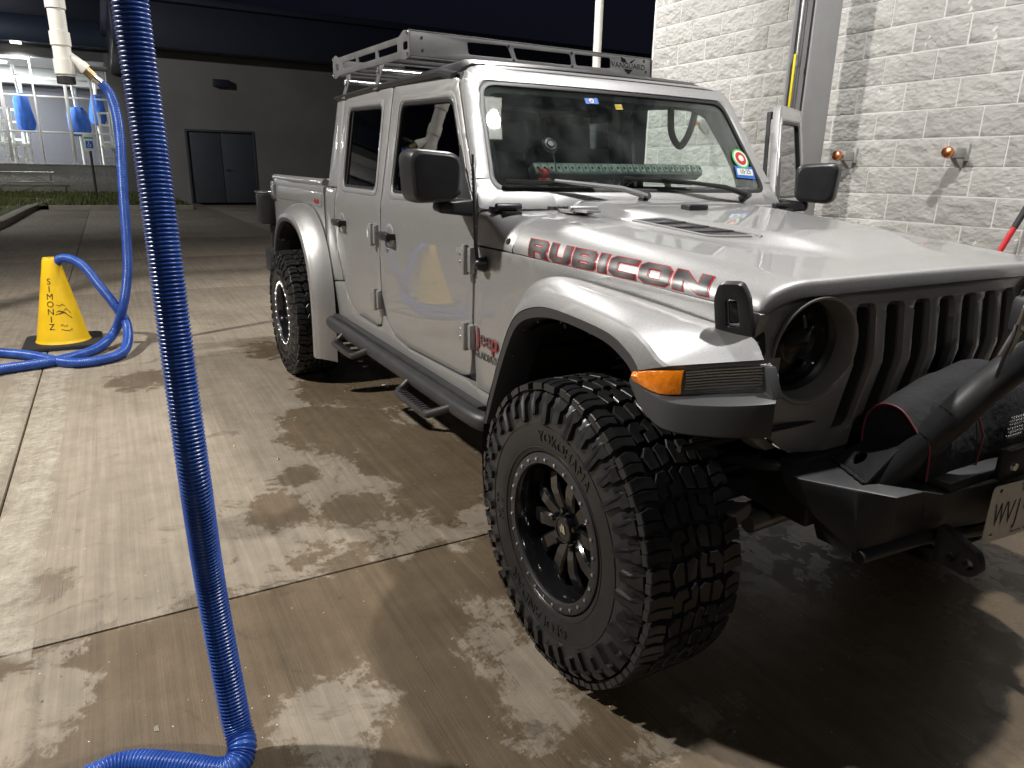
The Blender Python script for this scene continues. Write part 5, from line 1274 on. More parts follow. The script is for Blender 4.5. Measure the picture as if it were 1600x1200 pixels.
def front_flare(s):
    f = flare(FS, 'fender_flare', True)
    # lamp pod under the flare's front edge
    top_e = [Vector((.27, -.941, .985)), Vector((.366, -.920, .994)), Vector((.432, -.855, 1.009)), Vector((.490, -.795, 1.022)), Vector((.512, -.755, 1.026))]
    top_c = catmull(top_e, 6)
    def pod(drop, out, i0, i1): return [p+Vector((out*.5, -out*.8, -drop)) for p in top_c[i0:i1]]
    def strip(name, rows, m, par, th=None, sharp=30):
        bm = bmesh.new(); add_grid(bm, rows); bmesh.ops.recalc_face_normals(bm, faces=bm.faces); return finish(name, bm, m, par, sharp=sharp)
    # backing so that nothing is hollow
    strip('lamp_housing', [pod(-.004, -.012, 0, 25), pod(.072, -.006, 0, 25), [p+Vector((-.06, .08, -.07)) for p in top_c[0:25]]], mat('lamp_housing_grey', (.30, .30, .30), .4, .5), f)
    AMB = mat('amber_lens', (.85, .22, .01), .12, coat=.5, bump=(240, .6, .002), var=(60, .3, 3)); CLR = mat('clear_lens', (.82, .84, .85), .06, trans=1., ior=1.3)
    a = pod(.006, .006, 0, 9); c = pod(.058, .012, 0, 9)
    # amber turn lamp: pointed at the rear
    rows = []
    for k in range(9):
        u = k/8; w = min(1, .35+u*1.1); hi, lo = a[k], c[k]; mid = hi.lerp(lo, .42)
        rows.append([mid.lerp(hi, w)+Vector((0, .01, 0)), mid.lerp(hi, w), mid+Vector((.004, -.007, 0)), mid.lerp(lo, w), mid.lerp(lo, w)+Vector((0, .012, 0))])
    am = strip('turn_lamp', rows, AMB, f, sharp=50)
    hi, lo = pod(.006, .005, 8, 22), pod(.058, .012, 8, 22)
    rows = [[h_+Vector((-.006, .008, 0)), h_, h_.lerp(l_, .5)+Vector((.004, -.004, 0)), l_, l_+Vector((-.006, .01, 0))] for h_, l_ in zip(hi, lo)]
    dl = strip('daytime_lamp', rows, CLR, f, sharp=50)
    DR = mat('lamp_reflector', (.55, .55, .56), .25, .9)
    for k in range(7):
        z_ = .012+.0062*k; tube('light_guide', [p+Vector((0, .004, 0)) for p in pod(z_, -.004, 8, 22)], .0028, DR, f, 5)
    for k in range(12): # light pipes ribs
        pass
    # lower shelf: black, thick, its top face painted grey-silver edge
    base_top = [Vector((.255, -.938, .945)), Vector((.335, -.946, .930)), Vector((.41, -.938, .928)), Vector((.488, -.890, .938)), Vector((.540, -.835, .948)), Vector((.556, -.803, .952))]
    bt = catmull(base_top, 5)
    bm = bmesh.new(); G = []
    hts = np.interp(np.linspace(0, 1, len(bt)), [0, .15, .3, 1], [.012, .05, .062, .072])
    for p, h_ in zip(bt, hts): G.append([p+Vector((-.035, .045, .012)), p+Vector((-.002, .003, .002)), p, p+Vector((.001, -.002, -.01)), p+Vector((0, 0, -h_)), p+Vector((-.01, .012, -h_-.008)), p+Vector((-.05, .05, -h_-.002))])
    V = add_grid(bm, G); bm.faces.new(V[-1]); bmesh.ops.recalc_face_normals(bm, faces=bm.faces); finish('flare_lower_shelf', bm, GREYP, f, sharp=32)
    # front end block, runs in towards the grille
    e = bt[-1]
    prism('flare_end', [e+Vector((-.002, 0, .002)), e+Vector((-.004, 0, -.070)), e+Vector((-.17, .03, -.072)), e+Vector((-.15, .03, .02))], [e+Vector((-.066, .082, .040)), e+Vector((-.066, .082, -.075)), e+Vector((-.18, .10, -.078)), e+Vector((-.16, .10, .045))], GREYP, f, .008)
    F_ = [e+Vector((-.010, .004, .004)), e+Vector((-.055, .022, .006)), e+Vector((-.062, .02, .060)), e+Vector((-.044, .012, .064))]
    prism('lamp_end_fin', F_, [p_+Vector((.010, .018, .002)) for p_ in F_], GREYP, f, .003)
both(front_flare)
# rear flares
RS = []
cxr = -3.44
for a in (-14, 8, 25, 42, 58, 74, 90, 106, 122, 138, 155, 175, 195):
    r1x, r1z = .585, .655; ca, sa = math.cos(R(a)), math.sin(R(a)); sq = 1.0
    sqx = math.copysign(abs(ca)**.8, ca); sqz = math.copysign(abs(sa)**.8, sa); z0 = .455
    def P(k, y): return (cxr+(r1x+k)*sqx, y, z0+(r1z+k)*sqz)
    RS.append((P(0, -.905), P(.065, -.792), P(-.030, -.918), P(-.058, -.905)))
def rear_flare(s): flare(RS, 'fender_flare', True)
both(rear_flare)
# wheel housings
def liners(s):
    for cx, r_, w in ((-.02, .60, .5), (-3.46, .64, .42)):
        bm = bmesh.new(); G = []
        for a in range(55 if cx > -1 else -10, 197, 7):
            rr_ = r_*(1-.10*abs(math.sin(R(a)))**3*.4); q = (cx+rr_*math.cos(R(a))*.93, .44+rr_*math.sin(R(a))*.98)
            G.append([(q[0], -.895+.0*k, q[1]) if k == 0 else (q[0], -.895+(.895-.40)*k/3, q[1]+.0) for k in range(4)])
        V = add_grid(bm, G); bmesh.ops.recalc_face_normals(bm, faces=bm.faces); finish('wheel_liner', bm, LINER, truck, sharp=60)
        for a in (40, 75, 100, 130, 160):
            tube('liner_rib', [(cx+r_*.92*math.cos(R(a))*.93, y, .44+r_*.95*math.sin(R(a))*.98) for y in (-.88, -.42)], .008, LINER, truck, 6)
both(liners)
# ---- cargo bed
def bed(s):
    arch = [(-2.83, .62), (-2.90, .82), (-3.0, .98), (-3.15, 1.06), (-3.44, 1.09), (-3.72, 1.06), (-3.87, .98), (-3.98, .82), (-4.03, .64)]
    ol = [(-2.955, .52)]+[(-2.84, .52)] if False else None
    def bmp(x, z):
        y = -(.785-.012*sstep(-4.35, -4.56, x))+.01*max(0, (.9-z)); return (x, y, z), (0, -1, 0)
    outer = [(-2.955, 1.305), (-2.955, .70), (-2.99, .62)]+[(x-.05, z+.0) for x, z in arch if x < -2.86]+[(-4.15, .60), (-4.50, .60), (-4.53, .66), (-4.54, 1.25), (-4.50, 1.318)]
    b = panel('bed_side', rounded(outer, .015, 2), [], bmp, .05, PAINT, truck, bevel=.01)
    # rolled top rail
    tube('bed_rail', [(-2.958, -.765, 1.312), (-3.7, -.765, 1.318), (-4.50, -.755, 1.325)], .026, PAINT, b, 10)
    prism('inner_side', [(-2.96, -.68, .75), (-4.5, -.68, .75), (-4.5, -.68, 1.30), (-2.96, -.68, 1.30)], [(-2.96, -.73, .75), (-4.5, -.73, .75), (-4.5, -.73, 1.30), (-2.96, -.73, 1.30)], BLK, b, 0)
    # upper body line, fuel door, lamps
    panel('bed_swage', rounded([(-3.0, 1.17), (-4.30, 1.175), (-4.30, 1.265), (-3.0, 1.255)], .02), [], bmp, .01, PAINT, b, bevel=.006, off=.006)
    tl = panel('tail_lamp', rounded([(-4.36, 1.16), (-4.545, 1.16), (-4.535, 1.30), (-4.36, 1.29)], .02), [], bmp, .05, mat('smoked_lamp', (.12, .12, .13), .12, coat=.5), b, bevel=.008, off=.02)
    panel('lamp_window', rounded([(-4.385, 1.185), (-4.52, 1.185), (-4.515, 1.265), (-4.385, 1.26)], .015), [], bmp, .01, mat('lamp_grey', (.25, .26, .28), .1, coat=.5), b, bevel=.003, off=.024)
    panel('side_marker', rounded([(-3.06, 1.185), (-3.16, 1.187), (-3.16, 1.215), (-3.06, 1.213)], .008), [], bmp, .006, mat('red_reflector', (.25, .03, .03), .15), b, bevel=.002, off=.010)
both(bed)
box('bed_floor', (-3.74, 0, .74), (1.54, 1.40, .03), BLK, truck, 0)
box('bed_front_panel', (-2.975, 0, 1.0), (.03, 1.50, .58), PAINT, truck, .008)
tg = box('tailgate', (-4.515, 0, 1.0), (.05, 1.36, .58), PAINT, truck, .012)
box('tailgate_rail', (-4.515, 0, 1.305), (.06, 1.37, .03), PAINT, tg, .01)
bmpR = box('rear_bumper', (-4.68, 0, .66), (.22, 1.66, .20), BLKG, truck, .02)
a_, b_ = onY((413, 307), -.80), onY((426, 346), -.80)
sb_ = box('rear_carrier_box', (-4.72, -.80, 1.075), (.16, .14, .25), BLK, truck, .02)
box('carrier_clamp', (-4.72, -.80, 1.207), (.14, .15, .014), CHR, sb_, .003); box('carrier_stem', (-4.70, -.76, .86), (.06, .05, .22), BLKG, sb_, .004)

# ---- rocker bars with drop steps
def steps(s):
    bar = tube('side_bar', [(-.72, -.78, .49), (-.80, -.815, .492), (-1.2, -.82, .492), (-2.5, -.82, .487), (-2.80, -.815, .487), (-2.88, -.77, .49)], .037, BLKG, truck, 16, smooth_n=5)
    box('sill_guard', (-1.82, -.785, .525), (2.05, .04, .025), BLKG, bar, .006)
    for cx in (-1.22, -2.26):
        st_ = tube('drop_step', [(cx-.19, -.825, .50), (cx-.195, -.87, .458), (cx-.185, -.898, .440), (cx-.14, -.908, .436), (cx+.14, -.908, .440), (cx+.19, -.895, .452), (cx+.28, -.83, .50)], .0165, BLKG, bar, 12, smooth_n=5)
        bm = bmesh.new(); add_box(bm, (cx, -.900, .450), (.30, .042, .010))
        for k in range(11): add_box(bm, (cx-.135+.027*k, -.900, .457), (.008, .034, .005))
        finish('step_tread', bm, BLK, bar, .002)
    for cx in (-1.0, -1.85, -2.7): tube('bar_bracket', [(cx, -.82, .487), (cx, -.55, .53)], .02, BLKG, bar, 8)
both(steps)

# ---- antenna
tube('antenna', [(-.79, -.812, 1.085), (-.80, -.815, 1.16), (-.815, -.82, 1.45)], [.008, .006, .0045], BLK, truck, 8)
an = tube('antenna_base', [(-.785, -.785, 1.075), (-.788, -.812, 1.078), (-.79, -.822, 1.082)], [.028, .022, .010], BLK, truck, 14)
hx = []
for k in range(120):
    t = k/119; hx.append((lerp(-.80, -.815, t)+.0055*math.cos(k*.9), lerp(-.815, -.82, t)+.0055*math.sin(k*.9), lerp(1.16, 1.42, t)))
tube('antenna_coil', hx, .0014, BLK, an, 5)
# badges
def jm_(x0, z0):
    def f(x, y, z):
        px = x0+x; yy = -.792 if px < -.60 else -.79; return Vector((px, yb(z0+y)-.0015-max(0, z), z0+y))
    return f
jb = text_on('badge_lettering', 'Jeep', .095, jm_(-.76, .80), red_m, truck, .002, sx=1.05)
bm = text_bm('Jeep', .086, .0026); 
for v in bm.verts: v.co = jm_(-.76, .801)(v.co.x*1.05, v.co.y, v.co.z)
bmesh.ops.recalc_face_normals(bm, faces=bm.faces); finish('badge_face', bm, mat('badge_grey', (.12, .12, .12), .3, .6), truck, smooth=False)
text_on('model_lettering', 'GLADIATOR', .042, jm_(-.75, .732), GLOSS, truck, .0015, sx=1.0, space=1.0)

# ---- bumper with hoop, gussets, winch, plate
BZ = .685
def P2(q, z=BZ): p = onZ(q, z); return (p.x, p.y)
tipL = P2((1213, 730)); kn = P2((1246, 747)); fc = P2((1402, 778)); inn = P2((1304, 707))
f2 = P2((1444, 768)); f3 = P2((1475, 773))
def mirp(L): return L+[(x, -y) for x, y in L[::-1]]
mdp = (lerp(kn[0], fc[0], .60), lerp(kn[1], fc[1], .60))
half = [inn, tipL, kn, mdp, fc, f2, f3, (f3[0]+.02, -.10)]
topo = mirp(half)
def b3(q, z): p = onZ(q, z); return (p.x, p.y, z)
hb_ = [(inn[0], inn[1], BZ-.03), b3((1226, 762), .645), b3((1273, 809), .60), b3((1340, 871), .53), b3((1392, 849), .548), b3((1440, 834), .55), b3((1482, 828), .55), (f3[0], -.10, .56)]
bot = hb_+[(x, -y, z) for x, y, z in hb_[::-1]]
prismB = prism('front_bumper', bot, [(x, y, BZ) for x, y in topo], BLKG, truck, .006)
bx_ = prismB
for s_ in (-1, 1):
    kb = (kn[0]+.02, -abs(kn[1])*.96)
    prism('bumper_foot', [(.43, s_*.42, BZ-.20), (.54, s_*.40, BZ-.205), (.54, s_*.29, BZ-.22), (.43, s_*.33, BZ-.21)], [(.40, s_*.44, BZ-.09), (.53, s_*.41, BZ-.16), (.53, s_*.30, BZ-.16), (.40, s_*.34, BZ-.09)], BLKG, bx_, .004)
    # shackle tab
    def tm(u, v, s_=s_): return (f3[0]+.03+u, s_*.262, v), (0, s_, 0)
    tab = rounded([(-.05, .49), (.04, .487), (.065, .512), (.05, .555), (-.05, .59)], .016, 4)
    tab = tab if s_ < 0 else tab[::-1]
    panel('recovery_tab', tab, [circle2(.032, .520, .013, 16), circle2(-.01, .520, .011, 14)], tm, .025, BLKG, bx_, bevel=.003, cu=.5, cv=.5)
# lower tube across
tube('lower_tube', [Vector(hb_[3]), Vector(hb_[5])+Vector((0, 0, -.012)), (f3[0], 0, .53), Vector((hb_[5][0], -hb_[5][1], hb_[5][2]-.012)), Vector((hb_[3][0], -hb_[3][1], hb_[3][2]))], .018, BLKG, bx_, 10)
# hoop
h0 = onZ((1382, 748), BZ); hX = h0.x
hk = onX((1560, 588), .652); hm_ = h0.lerp(hk, .62); ht = onX((1600, 562), .664)
left = [h0-(hk-h0)*.06, h0.lerp(hk, .3), h0.lerp(hk, .62), h0.lerp(hk, .92), Vector((ht.x, ht.y, ht.z)), Vector((.668, 0, ht.z+.014))]
right = [Vector((p.x, -p.y, p.z)) for p in left[::-1] if p.y < -.02]
seam = left+right
hoop = tube('bumper_hoop', seam, .040, BLKG, bx_, 22, smooth_n=8)
for k in (1.3, 2.0, 2.7):
    i = int(k); a = seam[i].lerp(seam[i+1], k-i); d = (seam[i+1]-seam[i]).normalized(); tube('hoop_seam', [a-d*.002, a+d*.002], .0408, BLKG, bx_, 22)
for s_ in (-1, 1):
    g0, g1 = P2((1299, 717)), P2((1350, 758)); g2 = h0.lerp(hk, .70)+Vector((-.045, -.005, .0))
    A0 = Vector((g0[0], s_*abs(g0[1]), BZ)); A1 = Vector((g1[0], s_*abs(g1[1]), BZ)); A2 = Vector((g2.x, s_*abs(g2.y), g2.z))
    A3 = A0+Vector((.01, -s_*.03*-1, .06))
    ex = (A1-A0).normalized(); n_ = ex.cross(A2-A0).normalized(); ey = n_.cross(ex); 
    if ey.z < 0: ey = -ey
    def gm(u, v, A0=A0, ex=ex, ey=ey, n_=n_): return A0+ex*u+ey*v, n_ if n_.dot(Vector((0, s_, 0))) > 0 else -n_
    L1 = (A1-A0).length; w2 = ((A2-A0).dot(ex), (A2-A0).dot(ey)); w3 = (.02, .06)
    w3 = (w2[0]-.06, w2[1]-.012)
    pol = rounded([(0, 0), (L1, 0), w2, w3, (.012, .055)], .010, 3)
    ce = lambda f: (lerp(L1*.42, (w2[0]+w3[0])/2-.01, f), lerp(.032, w2[1], f))
    h_ = [circle2(*ce(.06), .020, 20), circle2(*ce(.40), .016, 18), circle2(*ce(.70), .010, 16)]
    panel('hoop_gusset', pol, h_, gm, .008, BLKG, bx_, bevel=.0015, cu=.5, cv=.5)
    tube('weld_bead', [A0.lerp(A1, k/14)+Vector((random.uniform(-.002, .002), random.uniform(-.002, .002), .003)) for k in range(15)], .005, BLKG, bx_, 6)
# winch under a cloth cover with red piping
CL = mat('cover_cloth', (.02, .019, .022), .85, bump=(35, .5, .01)); RP = mat('red_piping', (.22, .04, .05), .6)
def cover_sec(y, k):
    sag = .010*math.sin(y*17)+.006*math.sin(y*41); t_ = .85+.075*max(0, 1-((y-.02)/.31)**2)
    prof = [(.435, .70), (.432, .78), (.44, t_-.03), (.475, t_), (.525, t_-.004), (.575, t_-.05), (.605, .78), (.612, .70)]
    return [(x+sag*.3, y, z+sag*(.7 if z > .75 else .1)) for x, z in prof]
ycs = [-.305+.61*k/18 for k in range(19)]
bm = bmesh.new(); G = [[Vector(q) for q in catmull(cover_sec(y, i), 3)] for i, y in enumerate(ycs)]
V = add_grid(bm, G); bm.faces.new(V[0]); bm.faces.new(V[-1][::-1]); bmesh.ops.recalc_face_normals(bm, faces=bm.faces)
cov = finish('winch_cover', bm, CL, truck, sharp=50)
for y in (-.307, .307): tube('piping', [Vector(q) for q in catmull(cover_sec(y, 0), 4)], .0028, RP, cov, 6)
tube('piping', [Vector((.616, -.10, .70)), Vector((.612, -.085, .78)), Vector((.59, -.09, .835))], .003, RP, cov, 6)
prism('winch_tray', [(.44, -.30, BZ+.001), (.66, -.28, BZ+.001), (.66, .28, BZ+.001), (.44, .30, BZ+.001)], [(.45, -.30, BZ+.02), (.655, -.28, BZ+.02), (.655, .28, BZ+.02), (.45, .30, BZ+.02)], BLKG, bx_, .003)
bm = bmesh.new(); add_box(bm, (.685, .02, .735), (.03, .30, .085)); fl_ = finish('fairlead', bm, BLKG, bx_, .012)
for y in (-.105, .145): lathe('fairlead_bolt', [(0, .018), (.010, .018), (.012, .0155), (.012, 0)], axis_matrix((.69, y, .735), (1, 0, 0)), CHR, bx_, 6)
tube('fairlead_bolt', [(.69, .02, .70), (.69, .02, .77)], .014, CHR, bx_, 10)
# perforated light guard on the cover's front
for i in range(7):
    for j in range(6):
        lathe('guard_hole', [(0, .002), (.004, .002), (.0045, 0)], axis_matrix((.640, -.03+.011*i+.0055*(j % 2), .775+.010*j), (1, 0, .3)), CHR, cov, 8)
# auxiliary lamp on the hoop
al = Vector((hk.x+.02, hk.y+.01, hk.z+.02))
br = onX((1580, 520), hk.x+.03)
lm = box('auxiliary_lamp', br+Vector((0.0, .125, .035)), (.07, .17, .085), BLKG, truck, .014)
for k in range(6): box('cooling_fin', br+Vector((-.02+.012*k, .125, .083)), (.004, .15, .012), BLKG, lm, .001)
STN = mat('lamp_bracket_steel', (.42, .41, .40), .35, .8)
def bm_map(u, v): return br+Vector((v*.25, u*.0, 0))+Vector((.01, u, v)), (1, 0, .0)
panel('lamp_bracket', rounded([(-.02, -.055), (.03, -.055), (.028, .03), (.032, .068), (.018, .082), (-.012, .078), (-.02, .06), (-.008, .02), (-.012, -.01)], .008, 3), [circle2(.012, .064, .006, 12), rounded([(.0, .036), (.02, .034), (.018, .052), (-.004, .05)], .003, 2)], bm_map, .006, STN, lm, bevel=.001, cu=.5, cv=.5)
for v in (.064, .015): lathe('lamp_bolt', [(0, .012), (.007, .012), (.008, .010), (.008, 0)], axis_matrix(bm_map(.012, v)[0], (1, 0, 0)), CHR, lm, 6)
tube('lamp_cable', [br+Vector((.012, -.012, .02)), br+Vector((.02, -.035, -.01)), br+Vector((.015, -.04, -.05)), br+Vector((.0, -.02, -.10))], .004, BLK, lm, 8, smooth_n=5)
# number plate
pl = onX((1558, 762), .715); pz0 = onX((1549, 851), .715)
PLW, PLH = .305, .152; p_y0 = pl.y-.002; p_z1 = pl.z
PLM = mat('plate_white', (.60, .57, .50), .45, var=(25, .08, 5)); INK2 = mat('plate_ink', (.03, .03, .035), .5)
def pmap(u, v): return (.712-.02*(PLH-v)*.6+.012*math.sin(u*9), p_y0+u, p_z1-PLH+v), (1, 0, 0)
np_ = panel('number_plate', rounded([(0, 0), (PLW, 0), (PLW, PLH), (0, PLH)], .014), [circle2(.03, .137, .006, 12), circle2(.03, .018, .006, 12), circle2(.275, .137, .006, 12), circle2(.275, .018, .006, 12)], pmap, .002, PLM, truck, bevel=.0008, cu=.03, cv=.5)
def ptxt(u0, v0):
    def f(x, y, z): p, _ = pmap(u0+x, v0+y); return Vector(p)+Vector((.0008+max(0, z), 0, 0))
    return f
text_on('plate_state', 'TEXAS', .030, ptxt(.153, .133), mat('plate_brown', (.10, .05, .05), .5), np_, .0002, sx=1.15)
for ch, u_ in (('W', .042), ('V', .080), ('J', .112), ('*', .139), ('5', .168), ('5', .204)):
    text_on('plate_number', ch, .088 if ch != '*' else .06, ptxt(u_, .070), INK2, np_, .0002, sx=.62 if ch not in 'W*' else .5)
text_on('plate_motto', 'The Lone Star State', .013, ptxt(.153, .014), INK2, np_, .0001)

# ---- underbody
def under(s):
    prism('frame_rail', [(-4.5, -.46, .52), (.42, -.46, .52), (.42, -.36, .52), (-4.5, -.36, .52)], [(-4.5, -.46, .66), (.42, -.46, .66), (.42, -.36, .66), (-4.5, -.36, .66)], BLKG, truck, .008)
    tube('coil_spring', [(.05+.06*math.cos(k*.6), -.47+.06*math.sin(k*.6), .50+.0045*k) for k in range(70)], .010, BLKG, truck, 6)
    tube('shock_absorber', [(.12, -.55, .42), (.10, -.50, .62)], .028, mat('shock_grey', (.28, .28, .27), .4, .5), truck, 12); tube('shock_rod', [(.10, -.50, .62), (.08, -.45, .86)], .045, BLKG, truck, 12)
    tube('control_arm', [(-.02, -.47, .36), (-.75, -.40, .50)], .028, BLKG, truck, 10)
    tube('brake_hose', [(.18, -.55, .60), (.26, -.50, .66), (.28, -.45, .74), (.20, -.42, .80)], .007, BLK, truck, 8, smooth_n=5)
    tube('wiring', [(.20, -.60, .84), (.27, -.58, .76), (.32, -.52, .74), (.34, -.46, .80)], .006, BLK, truck, 6, smooth_n=5)
    box('steering_knuckle', (.0, -.60, .43), (.12, .08, .26), mat('cast_iron', (.16, .155, .15), .55, .6), truck, .02)
    for cx in (0, -3.487):
        lathe('brake_disc', [(.06, .012), (.16, .012), (.16, -.012), (.06, -.012)], axis_matrix((cx, -.655, .43), (0, -1, 0)), mat('cast_iron', (.16, .155, .15), .55, .6), truck, 32)
both(under)
IRON = mat('cast_iron', (.16, .155, .15), .55, .6)
for cx in (0, -3.487):
    tube('axle', [(cx, -.66, .43), (cx, .66, .43)], .042, BLKG, truck, 14)
    bm = bmesh.new(); add_lathe(bm, [(.15*math.cos(a), .11*math.sin(a)) for a in np.linspace(-math.pi/2, math.pi/2, 11)], axis_matrix((cx, .18 if cx == 0 else 0, .43), (1, 0, 0)), 20); bmesh.ops.recalc_face_normals(bm, faces=bm.faces); finish('differential', bm, BLKG, truck)
tube('tie_rod', [(.16, -.62, .42), (.18, .62, .42)], .020, IRON, truck, 10)
tube('drag_link', [(.20, -.58, .46), (.26, .35, .56)], .020, IRON, truck, 10)
tube('track_bar', [(.24, -.42, .50), (.22, .45, .58)], .022, BLKG, truck, 10)
prism('tie_rod_bracket', [(.20, -.60, .44), (.28, -.57, .47), (.28, -.50, .50), (.20, -.52, .47)], [(.20, -.60, .50), (.28, -.57, .52), (.28, -.50, .545), (.20, -.52, .52)], IRON, truck, .01)
tube('steering_damper', [(.27, -.50, .47), (.29, -.05, .50)], .026, mat('damper_grey', (.25, .245, .23), .4, .7), truck, 12)
tube('sway_bar', [(-.1, -.56, .60), (.30, -.50, .66), (.33, -.35, .67), (.33, .35, .67), (.30, .50, .66), (-.1, .56, .60)], .016, BLKG, truck, 10, smooth_n=4)
box('skid_plate', (-.9, 0, .47), (1.1, .62, .02), BLKG, truck, .005); box('engine_block', (-.25, 0, .85), (.75, .52, .42), LINER, truck, .03)
box('transmission', (-1.7, 0, .56), (1.2, .30, .18), BLKG, truck, .03); box('fuel_tank', (-2.6, .15, .52), (.9, .45, .16), BLK, truck, .03)
box('inner_fender', (-.1, -.56, .95), (.85, .02, .24), LINER, truck, .0); box('inner_fender', (-.1, .56, .95), (.85, .02, .24), LINER, truck, .0)

# ---- grit, leaf bits and a scrap of paper on the floor
rg2 = random.Random(11); vs = []; fs = []
for k in range(420):
    x, y = rg2.uniform(-5, 1.2), rg2.uniform(-3.2, -.2); r_ = rg2.uniform(.002, .006) if k > 20 else rg2.uniform(.008, .018); a0 = rg2.uniform(0, 6.28); i = len(vs); m_ = rg2.randint(4, 6)
    for j in range(m_): a = a0+6.28*j/m_; q = r_*rg2.uniform(.5, 1.1); vs.append((x+q*math.cos(a), y+q*math.sin(a)*.6, .0015))
    vs.append((x, y, .002+r_*rg2.uniform(.3, .8)))
    fs += [(i+j, i+(j+1) % m_, i+m_) for j in range(m_)]
gt_ = finish('grit', bm_from(vs, fs), mat('grit', (.36, .31, .24), .9, var=(9, .6, 3)), None, smooth=False); gt_['kind'] = 'stuff'
sc = gp(603, 604)
pp_ = rounded([(-.05, -.012), (.03, -.016), (.05, .01), (-.02, .016)], .006)
ps = prism('paper_scrap', [(sc.x+p[0], sc.y+p[1], .001) for p in pp_], [(sc.x+p[0], sc.y+p[1], .004+.012*max(0, p[0]*20)*.5) for p in pp_], mat('paper_white', (.6, .58, .55), .8), None, .0005); tag(ps, 'small crumpled white scrap lying on damp concrete by the drop step', 'litter')
# ---- wheels
TR, TH, TW = .4305, .412, .158
def tire_bm():
    """local axis Z = outward, tread lugs and side biters as real blocks"""
    bm = bmesh.new()
    prof = [(.205, -.11), (.222, -.13), (.236, -.148), (.27, -.157), (.32, -.158), (.365, -.153), (.392, -.142), (.405, -.125), (.410, -.08), (.412, 0), (.410, .08), (.405, .125), (.392, .142), (.365, .153), (.32, .158), (.27, .157), (.236, .148), (.222, .13), (.205, .11)]
    add_lathe(bm, prof, seg=96)
    def rt(w): return TR-.010*max(0, (abs(w)-.09)/.065)**2
    def lug(poly, base=.406, top=None, taper=.002):
        """poly in (arc metres along the tread, w)"""
        c = (sum(p[0] for p in poly)/len(poly), sum(p[1] for p in poly)/len(poly))
        def P(p, r_, k):
            s, w = p[0], p[1]; d = Vector((s-c[0], w-c[1])); L = d.length or 1; d = d*(1+k/L); s, w = c[0]+d.x, c[1]+d.y
            a = s/TR; return Vector((r_*math.cos(a), r_*math.sin(a), w))
        b_ = [bm.verts.new(P(p, base, taper)) for p in poly]; m_ = [bm.verts.new(P(p, rt(p[1])-.002, 0)) for p in poly]; t_ = [bm.verts.new(P(p, rt(p[1]), -.0025)) for p in poly]; n_ = len(poly)
        for i in range(n_):
            j = (i+1) % n_; bm.faces.new((b_[i], b_[j], m_[j], m_[i])); bm.faces.new((m_[i], m_[j], t_[j], t_[i]))
        bm.faces.new(t_)
    N = 19; pit = 2*math.pi*TR/N
    for k in range(N):
        s0 = k*pit
        for sg in (1, -1):
            so = s0+(0 if sg > 0 else pit*.5)
            # two shoulder lugs per pitch, one longer than the other; each split by a sipe
            for d, w_in, w_out, ln in ((0, .080, .147, .060), (pit*.5, .092, .143, .056)):
                a = so+d; hf = ln*.5
                lug([(a, sg*w_in), (a+.007, sg*.112), (a+.003, sg*w_out), (a+hf-.002, sg*w_out), (a+hf+.003, sg*.120), (a+hf-.003, sg*(w_in-.004))])
                lug([(a+hf+.001, sg*(w_in-.004)), (a+hf+.007, sg*.120), (a+hf+.002, sg*(w_out-.003)), (a+ln, sg*(w_out-.003)), (a+ln+.008, sg*.118), (a+ln-.001, sg*w_in)])
            # hooked centre blocks
            a = so+.006
            lug([(a, sg*.072), (a+.036, sg*.080), (a+.060, sg*.062), (a+.062, sg*.036), (a+.036, sg*.030), (a+.030, sg*.050), (a+.002, sg*.050)])
            lug([(a-.004, sg*.042), (a+.022, sg*.042), (a+.028, sg*.022), (a+.058, sg*.026), (a+.068, sg*.010), (a+.048, sg*.001), (a+.002, sg*.005)])
            lug([(a+.070, sg*.072), (a+.104, sg*.082), (a+.128, sg*.064), (a+.126, sg*.046), (a+.072, sg*.044)])
            lug([(a+.074, sg*.036), (a+.124, sg*.038), (a+.134, sg*.018), (a+.122, sg*.003), (a+.080, sg*.010)])
    # side biters on the sidewall
    def wprof(r_): return interp(r_, [.30, .32, .365, .392, .405], [.158, .158, .153, .142, .125])
    M = 38
    for k in range(M):
        a0 = 2*math.pi*k/M
        for sg in (1, -1):
            if sg < 0: continue
            long_ = k % 2 == 0; r_in = .314 if long_ else .334; da = 2*math.pi/M
            def Q(r_, f, h): a = a0+da*f; return Vector((r_*math.cos(a), r_*math.sin(a), sg*(wprof(r_)+h)))
            pol = [(.400, .06), (.400, .62), (.382, .70), (.372, .58), (r_in+.006, .66), (r_in, .40), (r_in+.008, .16), (.376, .20), (.386, .05)]
            b_ = [bm.verts.new(Q(r_, f, -.002)) for r_, f in pol]; t_ = [bm.verts.new(Q(lerp(r_, .372, .05), lerp(f, .37, .10), .0115)) for r_, f in pol]; n_ = len(pol)
            for i in range(n_): j = (i+1) % n_; bm.faces.new((b_[i], b_[j], t_[j], t_[i]))
            bm.faces.new(t_)
            # thin rib across the shoulder gap
            pol = [(.398, .72), (.398, .92), (.374, .95), (.368, .78)]
            b_ = [bm.verts.new(Q(r_, f, -.002)) for r_, f in pol]; t_ = [bm.verts.new(Q(r_, lerp(f, .84, .15), .004)) for r_, f in pol]
            for i in range(4): j = (i+1) % 4; bm.faces.new((b_[i], b_[j], t_[j], t_[i]))
            bm.faces.new(t_)
    # rim protector ridge rings
    for r_ in (.310, .246): add_lathe(bm, [(r_-.003, wprof(.32)-.004+(-.006 if r_ < .3 else 0)), (r_-.0015, wprof(.32)+.0022+(-.006 if r_ < .3 else 0)), (r_+.0015, wprof(.32)+.0022+(-.006 if r_ < .3 else 0)), (r_+.003, wprof(.32)-.004+(-.006 if r_ < .3 else 0))], seg=96)
